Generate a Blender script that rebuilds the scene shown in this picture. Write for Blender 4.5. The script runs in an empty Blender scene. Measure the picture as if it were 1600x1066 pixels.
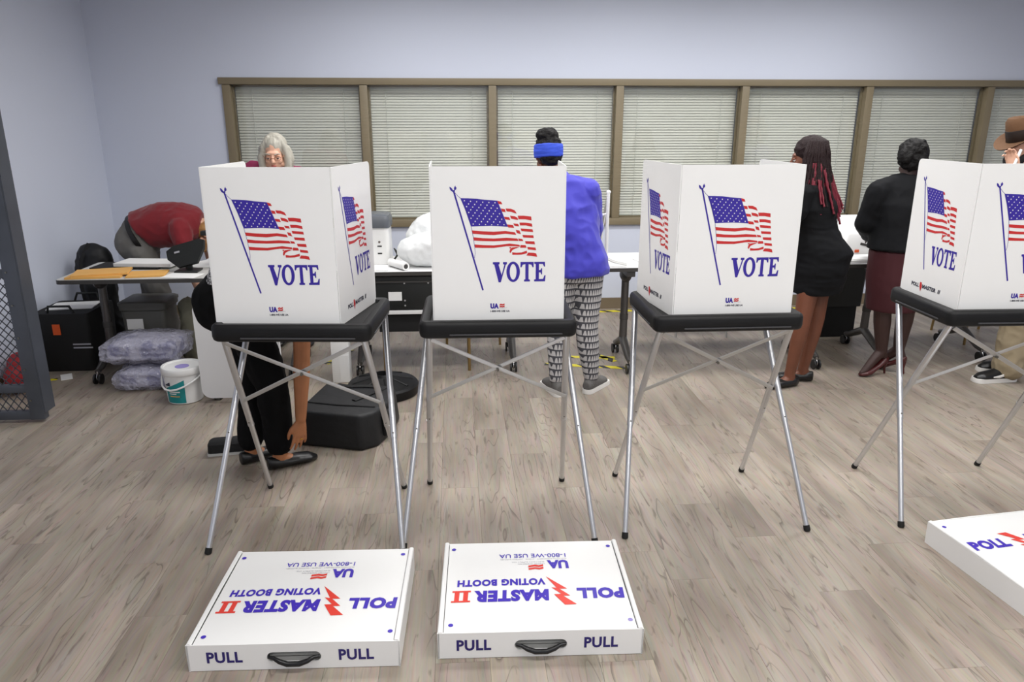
import bpy, bmesh, math, random
import numpy as np
from mathutils import Vector, Matrix, Euler, noise
from math import sin, cos, pi, radians as R

random.seed(7)
scene = bpy.context.scene
COL = scene.collection

# ------------------------------------------------------------------ camera
cam_d = bpy.data.cameras.new('camera')
cam = bpy.data.objects.new('camera', cam_d)
COL.objects.link(cam)
cam_d.sensor_width = 36.0
cam_d.lens = 36.0 * 1170.0 / 1600.0
cam_d.clip_start = 0.05
cam.location = (0, 0, 1.72)
cam.rotation_euler = (R(90 - 16.564), 0, R(-4.217))
scene.camera = cam

# ------------------------------------------------------------------ light
world = bpy.data.worlds.new('world')
scene.world = world
world.use_nodes = True
world.node_tree.nodes['Background'].inputs[0].default_value = (0.75, 0.8, 0.9, 1)
world.node_tree.nodes['Background'].inputs[1].default_value = 0.05
scene.view_settings.view_transform = 'Standard'
scene.view_settings.look = 'None'
scene.view_settings.exposure = 0.0
scene.view_settings.gamma = 1.0
scene.view_settings.use_curve_mapping = False
CEIL = 3.0
TROFFER_W = 25.0          # watts of each ceiling troffer
TROFFERS = [(x, y) for y in (-0.9, 1.4, 3.7, 5.3) for x in (-0.4, 1.4, 3.2)]
TROFFER_COL = (1.0, 0.99, 0.98)

# ------------------------------------------------------------------ materials
def lin(c):
    c = c / 255.0
    return c / 12.92 if c <= 0.04045 else ((c + 0.055) / 1.055) ** 2.4

def rgb(*c):
    return (lin(c[0]), lin(c[1]), lin(c[2]), 1.0)

MATS = {}

def M(name, col, rough=0.5, metal=0.0, bump=None, var=None, spec=0.5, stretch=None, sheen=0):
    """plain procedural material: colour, optional noise variation and bump"""
    m = bpy.data.materials.new(name)
    m.use_nodes = True
    nt = m.node_tree
    b = nt.nodes['Principled BSDF']
    b.inputs['Base Color'].default_value = rgb(*col)
    b.inputs['Roughness'].default_value = rough
    b.inputs['Metallic'].default_value = metal
    b.inputs['Specular IOR Level'].default_value = spec
    if sheen:
        b.inputs['Sheen Weight'].default_value = sheen
    if bump or var:
        tc = nt.nodes.new('ShaderNodeTexCoord')
        mp = nt.nodes.new('ShaderNodeMapping')
        if stretch:
            mp.inputs['Scale'].default_value = stretch
        nt.links.new(tc.outputs['Object'], mp.inputs[0])
    if var:
        n = nt.nodes.new('ShaderNodeTexNoise')
        n.inputs['Scale'].default_value = var[0]
        n.inputs['Detail'].default_value = 4
        nt.links.new(mp.outputs[0], n.inputs['Vector'])
        mx = nt.nodes.new('ShaderNodeMix')
        mx.data_type = 'RGBA'
        mx.inputs['A'].default_value = rgb(*[max(0, c * (1 - var[1])) for c in col])
        mx.inputs['B'].default_value = rgb(*[min(255, c * (1 + var[1])) for c in col])
        nt.links.new(n.outputs['Fac'], mx.inputs['Factor'])
        nt.links.new(mx.outputs['Result'], b.inputs['Base Color'])
    if bump:
        n = nt.nodes.new('ShaderNodeTexNoise')
        n.inputs['Scale'].default_value = bump[0]
        n.inputs['Detail'].default_value = 3
        nt.links.new(mp.outputs[0], n.inputs['Vector'])
        bp = nt.nodes.new('ShaderNodeBump')
        bp.inputs['Strength'].default_value = bump[1]
        bp.inputs['Distance'].default_value = 0.01
        nt.links.new(n.outputs['Fac'], bp.inputs['Height'])
        nt.links.new(bp.outputs[0], b.inputs['Normal'])
    MATS[name] = m
    return m

def wood_mat():
    m = bpy.data.materials.new('grey_oak_vinyl'); m.use_nodes = True
    nt = m.node_tree; b = nt.nodes['Principled BSDF']
    N = nt.nodes.new; Lk = nt.links.new
    tc = N('ShaderNodeTexCoord'); oi = N('ShaderNodeObjectInfo')
    mul = N('ShaderNodeVectorMath'); mul.operation = 'MULTIPLY_ADD'
    comb = N('ShaderNodeCombineXYZ')
    for k, s in enumerate((37.0, 91.0, 13.0)):
        mm = N('ShaderNodeMath'); mm.operation = 'MULTIPLY'; mm.inputs[1].default_value = s
        Lk(oi.outputs['Random'], mm.inputs[0]); Lk(mm.outputs[0], comb.inputs[k])
    add = N('ShaderNodeVectorMath'); add.operation = 'ADD'
    Lk(tc.outputs['Object'], add.inputs[0]); Lk(comb.outputs[0], add.inputs[1])
    def mapped(sc):
        mp = N('ShaderNodeMapping'); mp.inputs['Scale'].default_value = sc
        Lk(add.outputs[0], mp.inputs[0]); return mp.outputs[0]
    # broad tone
    n1 = N('ShaderNodeTexNoise'); n1.inputs['Scale'].default_value = 1.0; n1.inputs['Detail'].default_value = 5
    Lk(mapped((9, 1.3, 1)), n1.inputs['Vector'])
    # cathedral grain: rings of a strongly stretched noise field
    n2 = N('ShaderNodeTexNoise'); n2.inputs['Scale'].default_value = 1.0; n2.inputs['Detail'].default_value = 2
    n2.inputs['Roughness'].default_value = 0.45
    Lk(mapped((6.0, 0.7, 1)), n2.inputs['Vector'])
    m2 = N('ShaderNodeMath'); m2.operation = 'MULTIPLY'; m2.inputs[1].default_value = 19.0
    Lk(n2.outputs['Fac'], m2.inputs[0])
    fr = N('ShaderNodeMath'); fr.operation = 'FRACT'; Lk(m2.outputs[0], fr.inputs[0])
    rr = N('ShaderNodeValToRGB'); e = rr.color_ramp.elements
    e[0].position = 0.0; e[0].color = (1, 1, 1, 1); e[1].position = 0.13; e[1].color = (0, 0, 0, 1)
    Lk(fr.outputs[0], rr.inputs[0])
    # gate the rings so they show only here and there
    n3 = N('ShaderNodeTexNoise'); n3.inputs['Scale'].default_value = 1.0; n3.inputs['Detail'].default_value = 3
    Lk(mapped((7, 1.1, 1)), n3.inputs['Vector'])
    gr = N('ShaderNodeValToRGB'); e = gr.color_ramp.elements
    e[0].position = 0.45; e[0].color = (0, 0, 0, 1); e[1].position = 0.60; e[1].color = (1, 1, 1, 1)
    Lk(n3.outputs['Fac'], gr.inputs[0])
    gm = N('ShaderNodeMath'); gm.operation = 'MULTIPLY'
    Lk(rr.outputs[0], gm.inputs[0]); Lk(gr.outputs[0], gm.inputs[1])
    # fine fibres
    n4 = N('ShaderNodeTexNoise'); n4.inputs['Scale'].default_value = 1.0; n4.inputs['Detail'].default_value = 4
    Lk(mapped((120, 5, 1)), n4.inputs['Vector'])
    base = N('ShaderNodeValToRGB'); e = base.color_ramp.elements
    e[0].position = 0.3; e[0].color = rgb(130, 119, 107); e[1].position = 0.72; e[1].color = rgb(167, 156, 143)
    Lk(n1.outputs['Fac'], base.inputs[0])
    tint = N('ShaderNodeMapRange'); tint.inputs['To Min'].default_value = 0.94; tint.inputs['To Max'].default_value = 1.05
    Lk(oi.outputs['Random'], tint.inputs['Value'])
    hsv = N('ShaderNodeHueSaturation'); Lk(base.outputs[0], hsv.inputs['Color']); Lk(tint.outputs[0], hsv.inputs['Value'])
    fib = N('ShaderNodeMix'); fib.data_type = 'RGBA'; fib.blend_type = 'OVERLAY'; fib.inputs['Factor'].default_value = 0.22
    Lk(hsv.outputs[0], fib.inputs['A']); Lk(n4.outputs['Color'], fib.inputs['B'])
    dk = N('ShaderNodeMix'); dk.data_type = 'RGBA'
    Lk(fib.outputs['Result'], dk.inputs['A']); dk.inputs['B'].default_value = rgb(84, 72, 62)
    g2 = N('ShaderNodeMath'); g2.operation = 'MULTIPLY'; g2.inputs[1].default_value = 0.8
    Lk(gm.outputs[0], g2.inputs[0])
    n5 = N('ShaderNodeTexNoise'); n5.inputs['Scale'].default_value = 1.0; n5.inputs['Detail'].default_value = 3
    n5.inputs['Distortion'].default_value = 0.6
    Lk(mapped((52, 6.5, 1)), n5.inputs['Vector'])
    fk = N('ShaderNodeValToRGB'); e = fk.color_ramp.elements
    e[0].position = 0.60; e[0].color = (0, 0, 0, 1); e[1].position = 0.70; e[1].color = (0.55, 0.55, 0.55, 1)
    Lk(n5.outputs['Fac'], fk.inputs[0])
    mxm = N('ShaderNodeMath'); mxm.operation = 'MAXIMUM'
    Lk(g2.outputs[0], mxm.inputs[0]); Lk(fk.outputs[0], mxm.inputs[1]); Lk(mxm.outputs[0], dk.inputs['Factor'])
    Lk(dk.outputs['Result'], b.inputs['Base Color'])
    b.inputs['Roughness'].default_value = 0.42
    bp = N('ShaderNodeBump'); bp.inputs['Strength'].default_value = 0.12; bp.inputs['Distance'].default_value = 0.002
    Lk(n4.outputs['Fac'], bp.inputs['Height']); Lk(bp.outputs[0], b.inputs['Normal'])
    MATS['wood'] = m

def glass_mat():
    m = bpy.data.materials.new('window_glass'); m.use_nodes = True
    nt = m.node_tree; nt.nodes.clear()
    o = nt.nodes.new('ShaderNodeOutputMaterial'); mx = nt.nodes.new('ShaderNodeMixShader')
    t = nt.nodes.new('ShaderNodeBsdfTransparent'); t.inputs[0].default_value = (0.958, 0.962, 0.948, 1)
    g = nt.nodes.new('ShaderNodeBsdfGlossy'); g.inputs['Roughness'].default_value = 0.02
    lw = nt.nodes.new('ShaderNodeLayerWeight'); lw.inputs[0].default_value = 0.5
    pw = nt.nodes.new('ShaderNodeMath'); pw.operation = 'POWER'; pw.inputs[1].default_value = 5.0
    f = nt.nodes.new('ShaderNodeMath'); f.operation = 'MULTIPLY_ADD'; f.inputs[1].default_value = 0.95; f.inputs[2].default_value = 0.05
    nt.links.new(lw.outputs['Facing'], pw.inputs[0]); nt.links.new(pw.outputs[0], f.inputs[0])
    nt.links.new(f.outputs[0], mx.inputs[0]); nt.links.new(t.outputs[0], mx.inputs[1])
    nt.links.new(g.outputs[0], mx.inputs[2]); nt.links.new(mx.outputs[0], o.inputs[0])
    MATS['glass'] = m

def film_mat(name, alpha, tintc):
    """crinkled clear polythene"""
    m = bpy.data.materials.new(name); m.use_nodes = True
    nt = m.node_tree; b = nt.nodes['Principled BSDF']
    b.inputs['Base Color'].default_value = rgb(*tintc); b.inputs['Roughness'].default_value = 0.07
    b.inputs['Specular IOR Level'].default_value = 1.0
    tc = nt.nodes.new('ShaderNodeTexCoord')
    n = nt.nodes.new('ShaderNodeTexNoise'); n.inputs['Scale'].default_value = 30; n.inputs['Detail'].default_value = 3
    nt.links.new(tc.outputs['Object'], n.inputs['Vector'])
    r = nt.nodes.new('ShaderNodeMapRange'); r.inputs['To Min'].default_value = alpha - 0.3; r.inputs['To Max'].default_value = alpha + 0.3
    nt.links.new(n.outputs['Fac'], r.inputs['Value']); nt.links.new(r.outputs[0], b.inputs['Alpha'])
    bp = nt.nodes.new('ShaderNodeBump'); bp.inputs['Strength'].default_value = 1.0; bp.inputs['Distance'].default_value = 0.035
    nt.links.new(n.outputs['Fac'], bp.inputs['Height']); nt.links.new(bp.outputs[0], b.inputs['Normal'])
    MATS[name] = m

def legging_mat():
    """grey knit with rows of white tooth-shaped motifs"""
    m = bpy.data.materials.new('patterned_legging'); m.use_nodes = True
    nt = m.node_tree; b = nt.nodes['Principled BSDF']; N = nt.nodes.new; Lk = nt.links.new
    tc = N('ShaderNodeTexCoord'); sp = N('ShaderNodeSeparateXYZ'); Lk(tc.outputs['Object'], sp.inputs[0])
    def math_(op, a, bv=None, c=None):
        n = N('ShaderNodeMath'); n.operation = op
        for i, v in enumerate((a, bv, c)):
            if v is None: continue
            if isinstance(v, (int, float)): n.inputs[i].default_value = v
            else: Lk(v, n.inputs[i])
        return n.outputs[0]
    z = math_('MULTIPLY', sp.outputs[2], 23.0)
    xx = math_('ADD', sp.outputs[0], math_('MULTIPLY', sp.outputs[1], 0.8))
    zz = math_('FRACT', z)
    row = math_('FLOOR', z)
    x = math_('FRACT', math_('ADD', math_('MULTIPLY', xx, 52.0), math_('MULTIPLY', row, 0.5)))
    tri = math_('ABSOLUTE', math_('SUBTRACT', x, 0.5))
    # tooth: wide at the top of each row, narrowing downwards
    lim = math_('MULTIPLY_ADD', zz, -0.30, 0.50)
    tooth = math_('LESS_THAN', tri, lim)
    band = math_('MULTIPLY', math_('GREATER_THAN', zz, 0.22), math_('LESS_THAN', zz, 0.95))
    f = math_('MULTIPLY', tooth, band)
    mx = N('ShaderNodeMix'); mx.data_type = 'RGBA'
    mx.inputs['A'].default_value = rgb(70, 70, 76); mx.inputs['B'].default_value = rgb(186, 184, 184)
    Lk(f, mx.inputs['Factor']); Lk(mx.outputs['Result'], b.inputs['Base Color'])
    b.inputs['Roughness'].default_value = 0.85
    MATS['legging'] = m

def tape_mat():
    m = bpy.data.materials.new('hazard_tape'); m.use_nodes = True
    nt = m.node_tree; b = nt.nodes['Principled BSDF']; N = nt.nodes.new; Lk = nt.links.new
    tc = N('ShaderNodeTexCoord'); sp = N('ShaderNodeSeparateXYZ'); Lk(tc.outputs['Object'], sp.inputs[0])
    a = N('ShaderNodeMath'); a.operation = 'ADD'; Lk(sp.outputs[0], a.inputs[0]); Lk(sp.outputs[1], a.inputs[1])
    c = N('ShaderNodeMath'); c.operation = 'MULTIPLY'; c.inputs[1].default_value = 7.0; Lk(a.outputs[0], c.inputs[0])
    f = N('ShaderNodeMath'); f.operation = 'FRACT'; Lk(c.outputs[0], f.inputs[0])
    g = N('ShaderNodeMath'); g.operation = 'GREATER_THAN'; g.inputs[1].default_value = 0.62; Lk(f.outputs[0], g.inputs[0])
    mx = N('ShaderNodeMix'); mx.data_type = 'RGBA'
    mx.inputs['A'].default_value = rgb(228, 214, 40); mx.inputs['B'].default_value = rgb(34, 34, 30)
    Lk(g.outputs[0], mx.inputs['Factor']); Lk(mx.outputs['Result'], b.inputs['Base Color'])
    b.inputs['Roughness'].default_value = 0.4
    MATS['tape'] = m

def dapple_mat(name, a, bcol, scale, thr=0.5, rough=0.8):
    m = bpy.data.materials.new(name); m.use_nodes = True
    nt = m.node_tree; b = nt.nodes['Principled BSDF']; N = nt.nodes.new; Lk = nt.links.new
    tc = N('ShaderNodeTexCoord'); n = N('ShaderNodeTexNoise'); n.inputs['Scale'].default_value = scale; n.inputs['Detail'].default_value = 3
    Lk(tc.outputs['Object'], n.inputs['Vector'])
    r = N('ShaderNodeValToRGB'); e = r.color_ramp.elements
    e[0].position = thr - 0.04; e[0].color = rgb(*a); e[1].position = thr + 0.04; e[1].color = rgb(*bcol)
    Lk(n.outputs['Fac'], r.inputs[0]); Lk(r.outputs[0], b.inputs['Base Color']); b.inputs['Roughness'].default_value = rough
    MATS[name] = m

wood_mat(); glass_mat(); legging_mat(); tape_mat()
film_mat('film', 0.36, (214, 214, 232)); film_mat('film_thin', 0.5, (232, 234, 238))
dapple_mat('wrapped_paper', (188, 187, 204), (112, 112, 150), 9, 0.54)
dapple_mat('speckle_blouse', (205, 205, 205), (60, 60, 64), 130, 0.5)
M('wall_paint', (212, 218, 233), 0.75, bump=(220, 0.05))
M('ceiling_paint', (235, 235, 232), 0.9)
M('trim_tan', (130, 118, 94), 0.45, var=(3, 0.05))
M('baseboard', (122, 108, 88), 0.5)
M('blind', (232, 233, 226), 0.55)
M('blind_rail', (222, 226, 220), 0.4)
M('cord', (225, 228, 222), 0.6)
M('card_white', (236, 236, 234), 0.42, var=(3, 0.012), bump=(30, 0.03))
M('card_edge', (214, 210, 200), 0.7)
M('ink_blue', (50, 33, 148), 0.45)
M('ink_blue_bright', (66, 46, 176), 0.4)
M('ink_red', (196, 40, 40), 0.45)
M('ink_red_bright', (222, 66, 54), 0.4)
M('ink_grey', (165, 165, 172), 0.5)
M('ink_white', (240, 240, 238), 0.45)
M('ink_dark', (40, 40, 60), 0.5)
M('black_plastic', (15, 15, 16), 0.5, bump=(260, 0.06), var=(8, 0.1), spec=0.3)
M('black_gloss', (22, 22, 24), 0.25, spec=0.4)
M('groove', (66, 66, 68), 0.3)
M('aluminium', (205, 206, 208), 0.3, 0.85, var=(12, 0.03))
M('brace_metal', (196, 196, 194), 0.36, 0.75)
M('bolt', (120, 118, 112), 0.35, 0.9)
M('rubber', (18, 18, 18), 0.8)
M('dark_steel', (80, 84, 92), 0.45, 0.3, var=(6, 0.12))
M('table_white', (226, 226, 226), 0.35)
M('table_grey', (196, 196, 192), 0.4)
M('edge_dark', (62, 60, 58), 0.45)
M('leg_metal', (96, 94, 92), 0.35, 0.7)
M('chrome', (190, 190, 190), 0.15, 1.0)
M('caster', (26, 26, 26), 0.4)
M('manila', (226, 172, 92), 0.65, var=(4, 0.05))
M('paper', (238, 238, 236), 0.7)
M('black_fabric', (17, 17, 18), 0.8, bump=(160, 0.3), var=(6, 0.15))
M('bag_nylon', (19, 20, 22), 0.6, bump=(14, 0.35))
M('orange', (226, 92, 36), 0.6)
M('olive', (128, 126, 108), 0.8, bump=(18, 0.5), var=(6, 0.15))
M('grey_plastic', (92, 92, 88), 0.5)
M('white_plastic', (232, 232, 230), 0.3)
M('grey_lid', (86, 90, 96), 0.35)
M('teal', (20, 138, 140), 0.4)
M('lilac', (150, 140, 200), 0.5)
M('poly_bag', (232, 234, 234), 0.3, bump=(12, 0.5))
M('black_hard', (26, 28, 27), 0.45, var=(5, 0.1))
M('brass', (150, 125, 80), 0.4, 0.6)
M('seat_grey', (70, 70, 76), 0.7)
M('red_fabric', (124, 18, 30), 0.85, bump=(9, 0.25), sheen=0.2)
M('red_bag', (150, 30, 36), 0.7)
M('grey_trouser', (112, 110, 106), 0.85, bump=(10, 0.25))
M('belt', (24, 22, 22), 0.4)
M('blue_shirt', (56, 53, 176), 0.7, bump=(9, 0.3), sheen=0.2)
M('headband', (52, 82, 206), 0.75)
M('hair_black', (15, 13, 13), 0.65, bump=(90, 0.6), spec=0.25)
M('hair_braid', (32, 17, 18), 0.6, bump=(160, 0.5), spec=0.25)
M('hair_red', (112, 20, 40), 0.5, bump=(160, 0.5))
M('hair_grey', (176, 172, 160), 0.5, bump=(60, 0.5), var=(16, 0.12), stretch=(1, 1, 0.25))
M('hair_blond', (176, 132, 82), 0.55, bump=(60, 0.5), var=(16, 0.15))
M('skin_fair', (222, 174, 148), 0.5, var=(14, 0.05))
M('skin_brown', (166, 108, 70), 0.5, var=(18, 0.08))
M('skin_dark', (112, 66, 46), 0.45, var=(14, 0.08))
M('skin_tights', (58, 36, 32), 0.5)
M('lip', (186, 100, 92), 0.45)
M('eye_white', (230, 226, 222), 0.2)
M('eye_dark', (40, 30, 24), 0.2)
M('black_trouser', (13, 13, 14), 0.9, spec=0.15, bump=(10, 0.25))
M('black_dress', (15, 16, 19), 0.8, spec=0.2, bump=(8, 0.3))
M('blazer', (17, 18, 21), 0.8, spec=0.2, bump=(9, 0.3))
M('burgundy', (62, 13, 22), 0.75, bump=(8, 0.2))
M('plum', (140, 40, 80), 0.8, bump=(9, 0.25))
M('shoe_black', (18, 18, 18), 0.35)
M('shoe_red', (74, 26, 26), 0.35)
M('shoe_grey', (96, 94, 92), 0.8, bump=(120, 0.3))
M('sole_white', (228, 226, 222), 0.5)
M('khaki', (158, 144, 118), 0.85, bump=(9, 0.3))
M('hat_brown', (98, 68, 43), 0.85, bump=(40, 0.2), var=(8, 0.08))
M('hat_band', (40, 30, 26), 0.6)
M('mask_black', (16, 16, 18), 0.7)
M('purple_shirt', (66, 50, 150), 0.75, bump=(9, 0.25))
M('gold', (214, 170, 80), 0.25, 1.0)
M('lens', (200, 205, 205), 0.1)
M('glasses_frame', (150, 96, 70), 0.35)

def emit_mat(name, col, s):
    m = bpy.data.materials.new(name); m.use_nodes = True
    b = m.node_tree.nodes['Principled BSDF']
    b.inputs['Emission Color'].default_value = (*col, 1); b.inputs['Emission Strength'].default_value = s
    MATS[name] = m
emit_mat('diffuser', TROFFER_COL, 1.0)

# ------------------------------------------------------------------ mesh helpers
class MB:
    """collects vertices and faces, with a material slot per face"""
    def __init__(s): s.v = []; s.f = []; s.mi = []; s.mats = []; s.cur = 0
    def mat(s, name):
        if name not in s.mats: s.mats.append(name)
        s.cur = s.mats.index(name); return s
    def add(s, vs, fs):
        o = len(s.v); s.v += [tuple(v) for v in vs]
        for f in fs: s.f.append([i + o for i in f]); s.mi.append(s.cur)
        return s
    def box(s, c, d, rot=None, ch=0.0):
        x, y, z = [k / 2 for k in d]
        vs = [(-x, -y, -z), (x, -y, -z), (x, y, -z), (-x, y, -z), (-x, -y, z), (x, -y, z), (x, y, z), (-x, y, z)]
        if ch:
            bm = bmesh.new(); bmesh.ops.create_cube(bm, size=1)
            for v in bm.verts: v.co = (v.co.x * d[0], v.co.y * d[1], v.co.z * d[2])
            bmesh.ops.bevel(bm, geom=bm.edges[:], offset=ch, segments=2, affect='EDGES', profile=0.6)
            bm.verts.index_update()
            vs = [v.co.copy() for v in bm.verts]; fs = [[v.index for v in f.verts] for f in bm.faces]; bm.free()
        else:
            fs = [(3, 2, 1, 0), (4, 5, 6, 7), (0, 1, 5, 4), (1, 2, 6, 5), (2, 3, 7, 6), (3, 0, 4, 7)]
        if rot is not None:
            rm = rot if isinstance(rot, Matrix) else Euler(rot).to_matrix()
            vs = [rm @ Vector(v) for v in vs]
        return s.add([Vector(v) + Vector(c) for v in vs], fs)
    def tube(s, p0, p1, r0, r1=None, n=14):
        return s.path([p0, p1], [r0, r0 if r1 is None else r1], n)
    def path(s, pts, r, n=10, flat=None):
        """tube along points; flat=(up, ratio) squashes the section along up"""
        pts = [Vector(p) for p in pts]
        if isinstance(r, (int, float)): r = [r] * len(pts)
        rings = []; ref = None
        for i, p in enumerate(pts):
            t = (pts[min(i + 1, len(pts) - 1)] - pts[max(i - 1, 0)]).normalized()
            if ref is None:
                ref = Vector((0, 0, 1)) if abs(t.z) < 0.9 else Vector((1, 0, 0))
                if flat: ref = Vector(flat[0])
            u = (ref - t * ref.dot(t)).normalized(); w = t.cross(u); ref = u
            q = flat[1] if flat else 1.0
            rings.append([p + u * (cos(2 * pi * k / n) * r[i] * q) + w * (sin(2 * pi * k / n) * r[i]) for k in range(n)])
        return s.loft(rings)
    def loft(s, rings, cap=True, closed=False):
        n = len(rings[0]); vs = [v for rg in rings for v in rg]; fs = []
        m = len(rings)
        for i in range(m if closed else m - 1):
            for k in range(n):
                a = i * n + k; b = i * n + (k + 1) % n
                c = ((i + 1) % m) * n + (k + 1) % n; d = ((i + 1) % m) * n + k
                fs.append((a, b, c, d))
        if cap and not closed:
            fs.append(list(range(n))[::-1]); fs.append([(m - 1) * n + k for k in range(n)])
        return s.add(vs, fs)
    def lathe(s, c, prof, n=28, axis=None):
        """profile of (radius, height) pairs around z"""
        c = Vector(c); rm = axis or Matrix.Identity(3)
        rings = [[c + rm @ Vector((r * cos(2 * pi * k / n), r * sin(2 * pi * k / n), h)) for k in range(n)] for r, h in prof]
        return s.loft(rings)
    def ell(s, c, r, rot=None, n=14, m=9):
        c = Vector(c)
        rm = Matrix.Identity(3) if rot is None else (rot if isinstance(rot, Matrix) else Euler(rot).to_matrix())
        rings = []
        for i in range(m + 1):
            a = pi * (i + 0.02) / (m + 0.04) - pi / 2
            rings.append([c + rm @ Vector((r[0] * cos(a) * cos(2 * pi * k / n), r[1] * cos(a) * sin(2 * pi * k / n), r[2] * sin(a))) for k in range(n)])
        return s.loft(rings)
    def cap(s, p0, p1, r0, r1, n=12):
        """tapered capsule"""
        p0 = Vector(p0); p1 = Vector(p1); t = (p1 - p0); L = t.length; t = t / L if L > 1e-6 else Vector((0, 0, 1))
        u = t.orthogonal().normalized(); w = t.cross(u); rings = []
        for a in (-88, -60, -30, 0):
            rr = r0 * cos(R(a)); h = r0 * sin(R(a)); rings.append((p0 + t * h, rr))
        for a in (0, 30, 60, 88):
            rr = r1 * cos(R(a)); h = r1 * sin(R(a)); rings.append((p1 + t * h, rr))
        return s.loft([[p + u * (rr * cos(2 * pi * k / n)) + w * (rr * sin(2 * pi * k / n)) for k in range(n)] for p, rr in rings])
    def chain(s, pts, rs, n=12):
        for i in range(len(pts) - 1): s.cap(pts[i], pts[i + 1], rs[i], rs[i + 1], n)
        return s
    def rings(s, rg, n=20):
        """loft of ellipses: (centre, half-axis vector u, half-axis vector v)"""
        return s.loft([[Vector(c) + Vector(u) * cos(2 * pi * k / n) + Vector(v) * sin(2 * pi * k / n) for k in range(n)] for c, u, v in rg])
    def prism(s, outline, z0, z1):
        n = len(outline)
        return s.loft([[(x, y, z0) for x, y in outline], [(x, y, z1) for x, y in outline]])
    def mesh(s, name):
        me = bpy.data.meshes.new(name); me.from_pydata(s.v, [], s.f)
        for m in s.mats: me.materials.append(MATS[m])
        if s.mats:
            me.polygons.foreach_set('material_index', s.mi)
        return me

def fix_normals(me):
    bm = bmesh.new(); bm.from_mesh(me); bmesh.ops.recalc_face_normals(bm, faces=bm.faces[:]); bm.to_mesh(me); bm.free()

def smooth_by_angle(me, ang=40):
    me.polygons.foreach_set('use_smooth', [True] * len(me.polygons))
    bm = bmesh.new(); bm.from_mesh(me)
    lim = R(ang)
    for e in bm.edges:
        if len(e.link_faces) == 2 and e.calc_face_angle(0) > lim: e.smooth = False
    bm.to_mesh(me); bm.free()

def link(name, me, parent=None, world=True):
    """link a mesh; when built in world coordinates shift it into the parent's frame"""
    o = bpy.data.objects.new(name, me); COL.objects.link(o)
    if parent is not None:
        if world:
            me.transform(MW[parent.name].inverted())
        o.parent = parent
        MW[o.name] = MW[parent.name] if world else MW[parent.name].copy()
    else:
        MW[o.name] = Matrix.Identity(4)
    return o
MW = {}

def obj(name, mb, mat=None, parent=None, smooth=40, world=True):
    me = mb.mesh(name) if isinstance(mb, MB) else mb
    fix_normals(me)
    if mat: me.materials.clear(); me.materials.append(MATS[mat])
    if smooth: smooth_by_angle(me, smooth)
    return link(name, me, parent, world)

def thing(name, label, cat, loc=(0, 0, 0), rz=0.0, group=None):
    o = bpy.data.objects.new(name, None); COL.objects.link(o)
    o.location = loc; o.rotation_euler = (0, 0, rz)
    o.empty_display_size = 0.1
    MW[o.name] = Matrix.Translation(Vector(loc)) @ Matrix.Rotation(rz, 4, 'Z')
    return tag(o, label, cat, group)

def tag(o, label, cat, group=None):
    o['label'] = label; o['category'] = cat
    if group: o['group'] = group
    return o

def base_origin(o):
    """move a single-mesh thing's origin to the middle of its base"""
    me = o.data; xs = [v.co for v in me.vertices]
    c = Vector(((min(v.x for v in xs) + max(v.x for v in xs)) / 2, (min(v.y for v in xs) + max(v.y for v in xs)) / 2, min(v.z for v in xs)))
    me.transform(Matrix.Translation(-c)); o.location = c
    MW[o.name] = Matrix.Translation(c)
    return o

def struct(name, mb, mat, parent=None):
    o = obj(name, mb, mat, parent, smooth=30, world=False)
    if parent is None: o['kind'] = 'structure'
    return o

def rrect(w, d, r, n=6, cx=0, cy=0):
    pts = []
    for sx, sy, a0 in ((1, 1, 0), (-1, 1, 90), (-1, -1, 180), (1, -1, 270)):
        for k in range(n + 1):
            a = R(a0 + 90 * k / n)
            pts.append((cx + sx * (w / 2 - r) + r * cos(a), cy + sy * (d / 2 - r) + r * sin(a)))
    return pts

V3 = Vector
def displace(me, fn):
    n = len(me.vertices)
    no = np.empty(n * 3, dtype=np.float32); me.vertices.foreach_get('normal', no)
    co = np.empty(n * 3, dtype=np.float32); me.vertices.foreach_get('co', co)
    no = no.reshape(-1, 3).tolist(); cl = co.reshape(-1, 3).tolist()
    out = [fn(Vector(c), Vector(m))[:] for c, m in zip(cl, no)]
    me.vertices.foreach_set('co', np.array(out, dtype=np.float32).ravel()); me.update()

def blob(mb, voxel=0.01, smooth=6, wrinkle=0.0, wscale=9.0, stretch=(1, 1, 1), name='blob'):
    """fuse overlapping closed pieces into one continuous surface"""
    me = mb.mesh(name); fix_normals(me)
    o = bpy.data.objects.new('tmp', me); COL.objects.link(o)
    r = o.modifiers.new('r', 'REMESH'); r.mode = 'VOXEL'; r.voxel_size = voxel
    if smooth:
        sm = o.modifiers.new('s', 'SMOOTH'); sm.factor = 0.5; sm.iterations = smooth
    dg = bpy.context.evaluated_depsgraph_get()
    out = bpy.data.meshes.new_from_object(o.evaluated_get(dg))
    bpy.data.objects.remove(o); bpy.data.meshes.remove(me)
    if wrinkle:
        st = V3(stretch)
        def dsp(co, no):
            p = Vector((co.x * st.x, co.y * st.y, co.z * st.z)) * wscale
            k = noise.noise(p) * 0.7 + (0.5 - abs(noise.noise(p * 1.9 + Vector((3, 1, 7))))) * 0.6
            return co + no * (wrinkle * k)
        displace(out, dsp)
    out.polygons.foreach_set('use_smooth', [True] * len(out.polygons))
    out.name = name
    return out

def bobj(name, me, mat, parent):
    me.materials.clear(); me.materials.append(MATS[mat])
    return link(name, me, parent, True)

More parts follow.
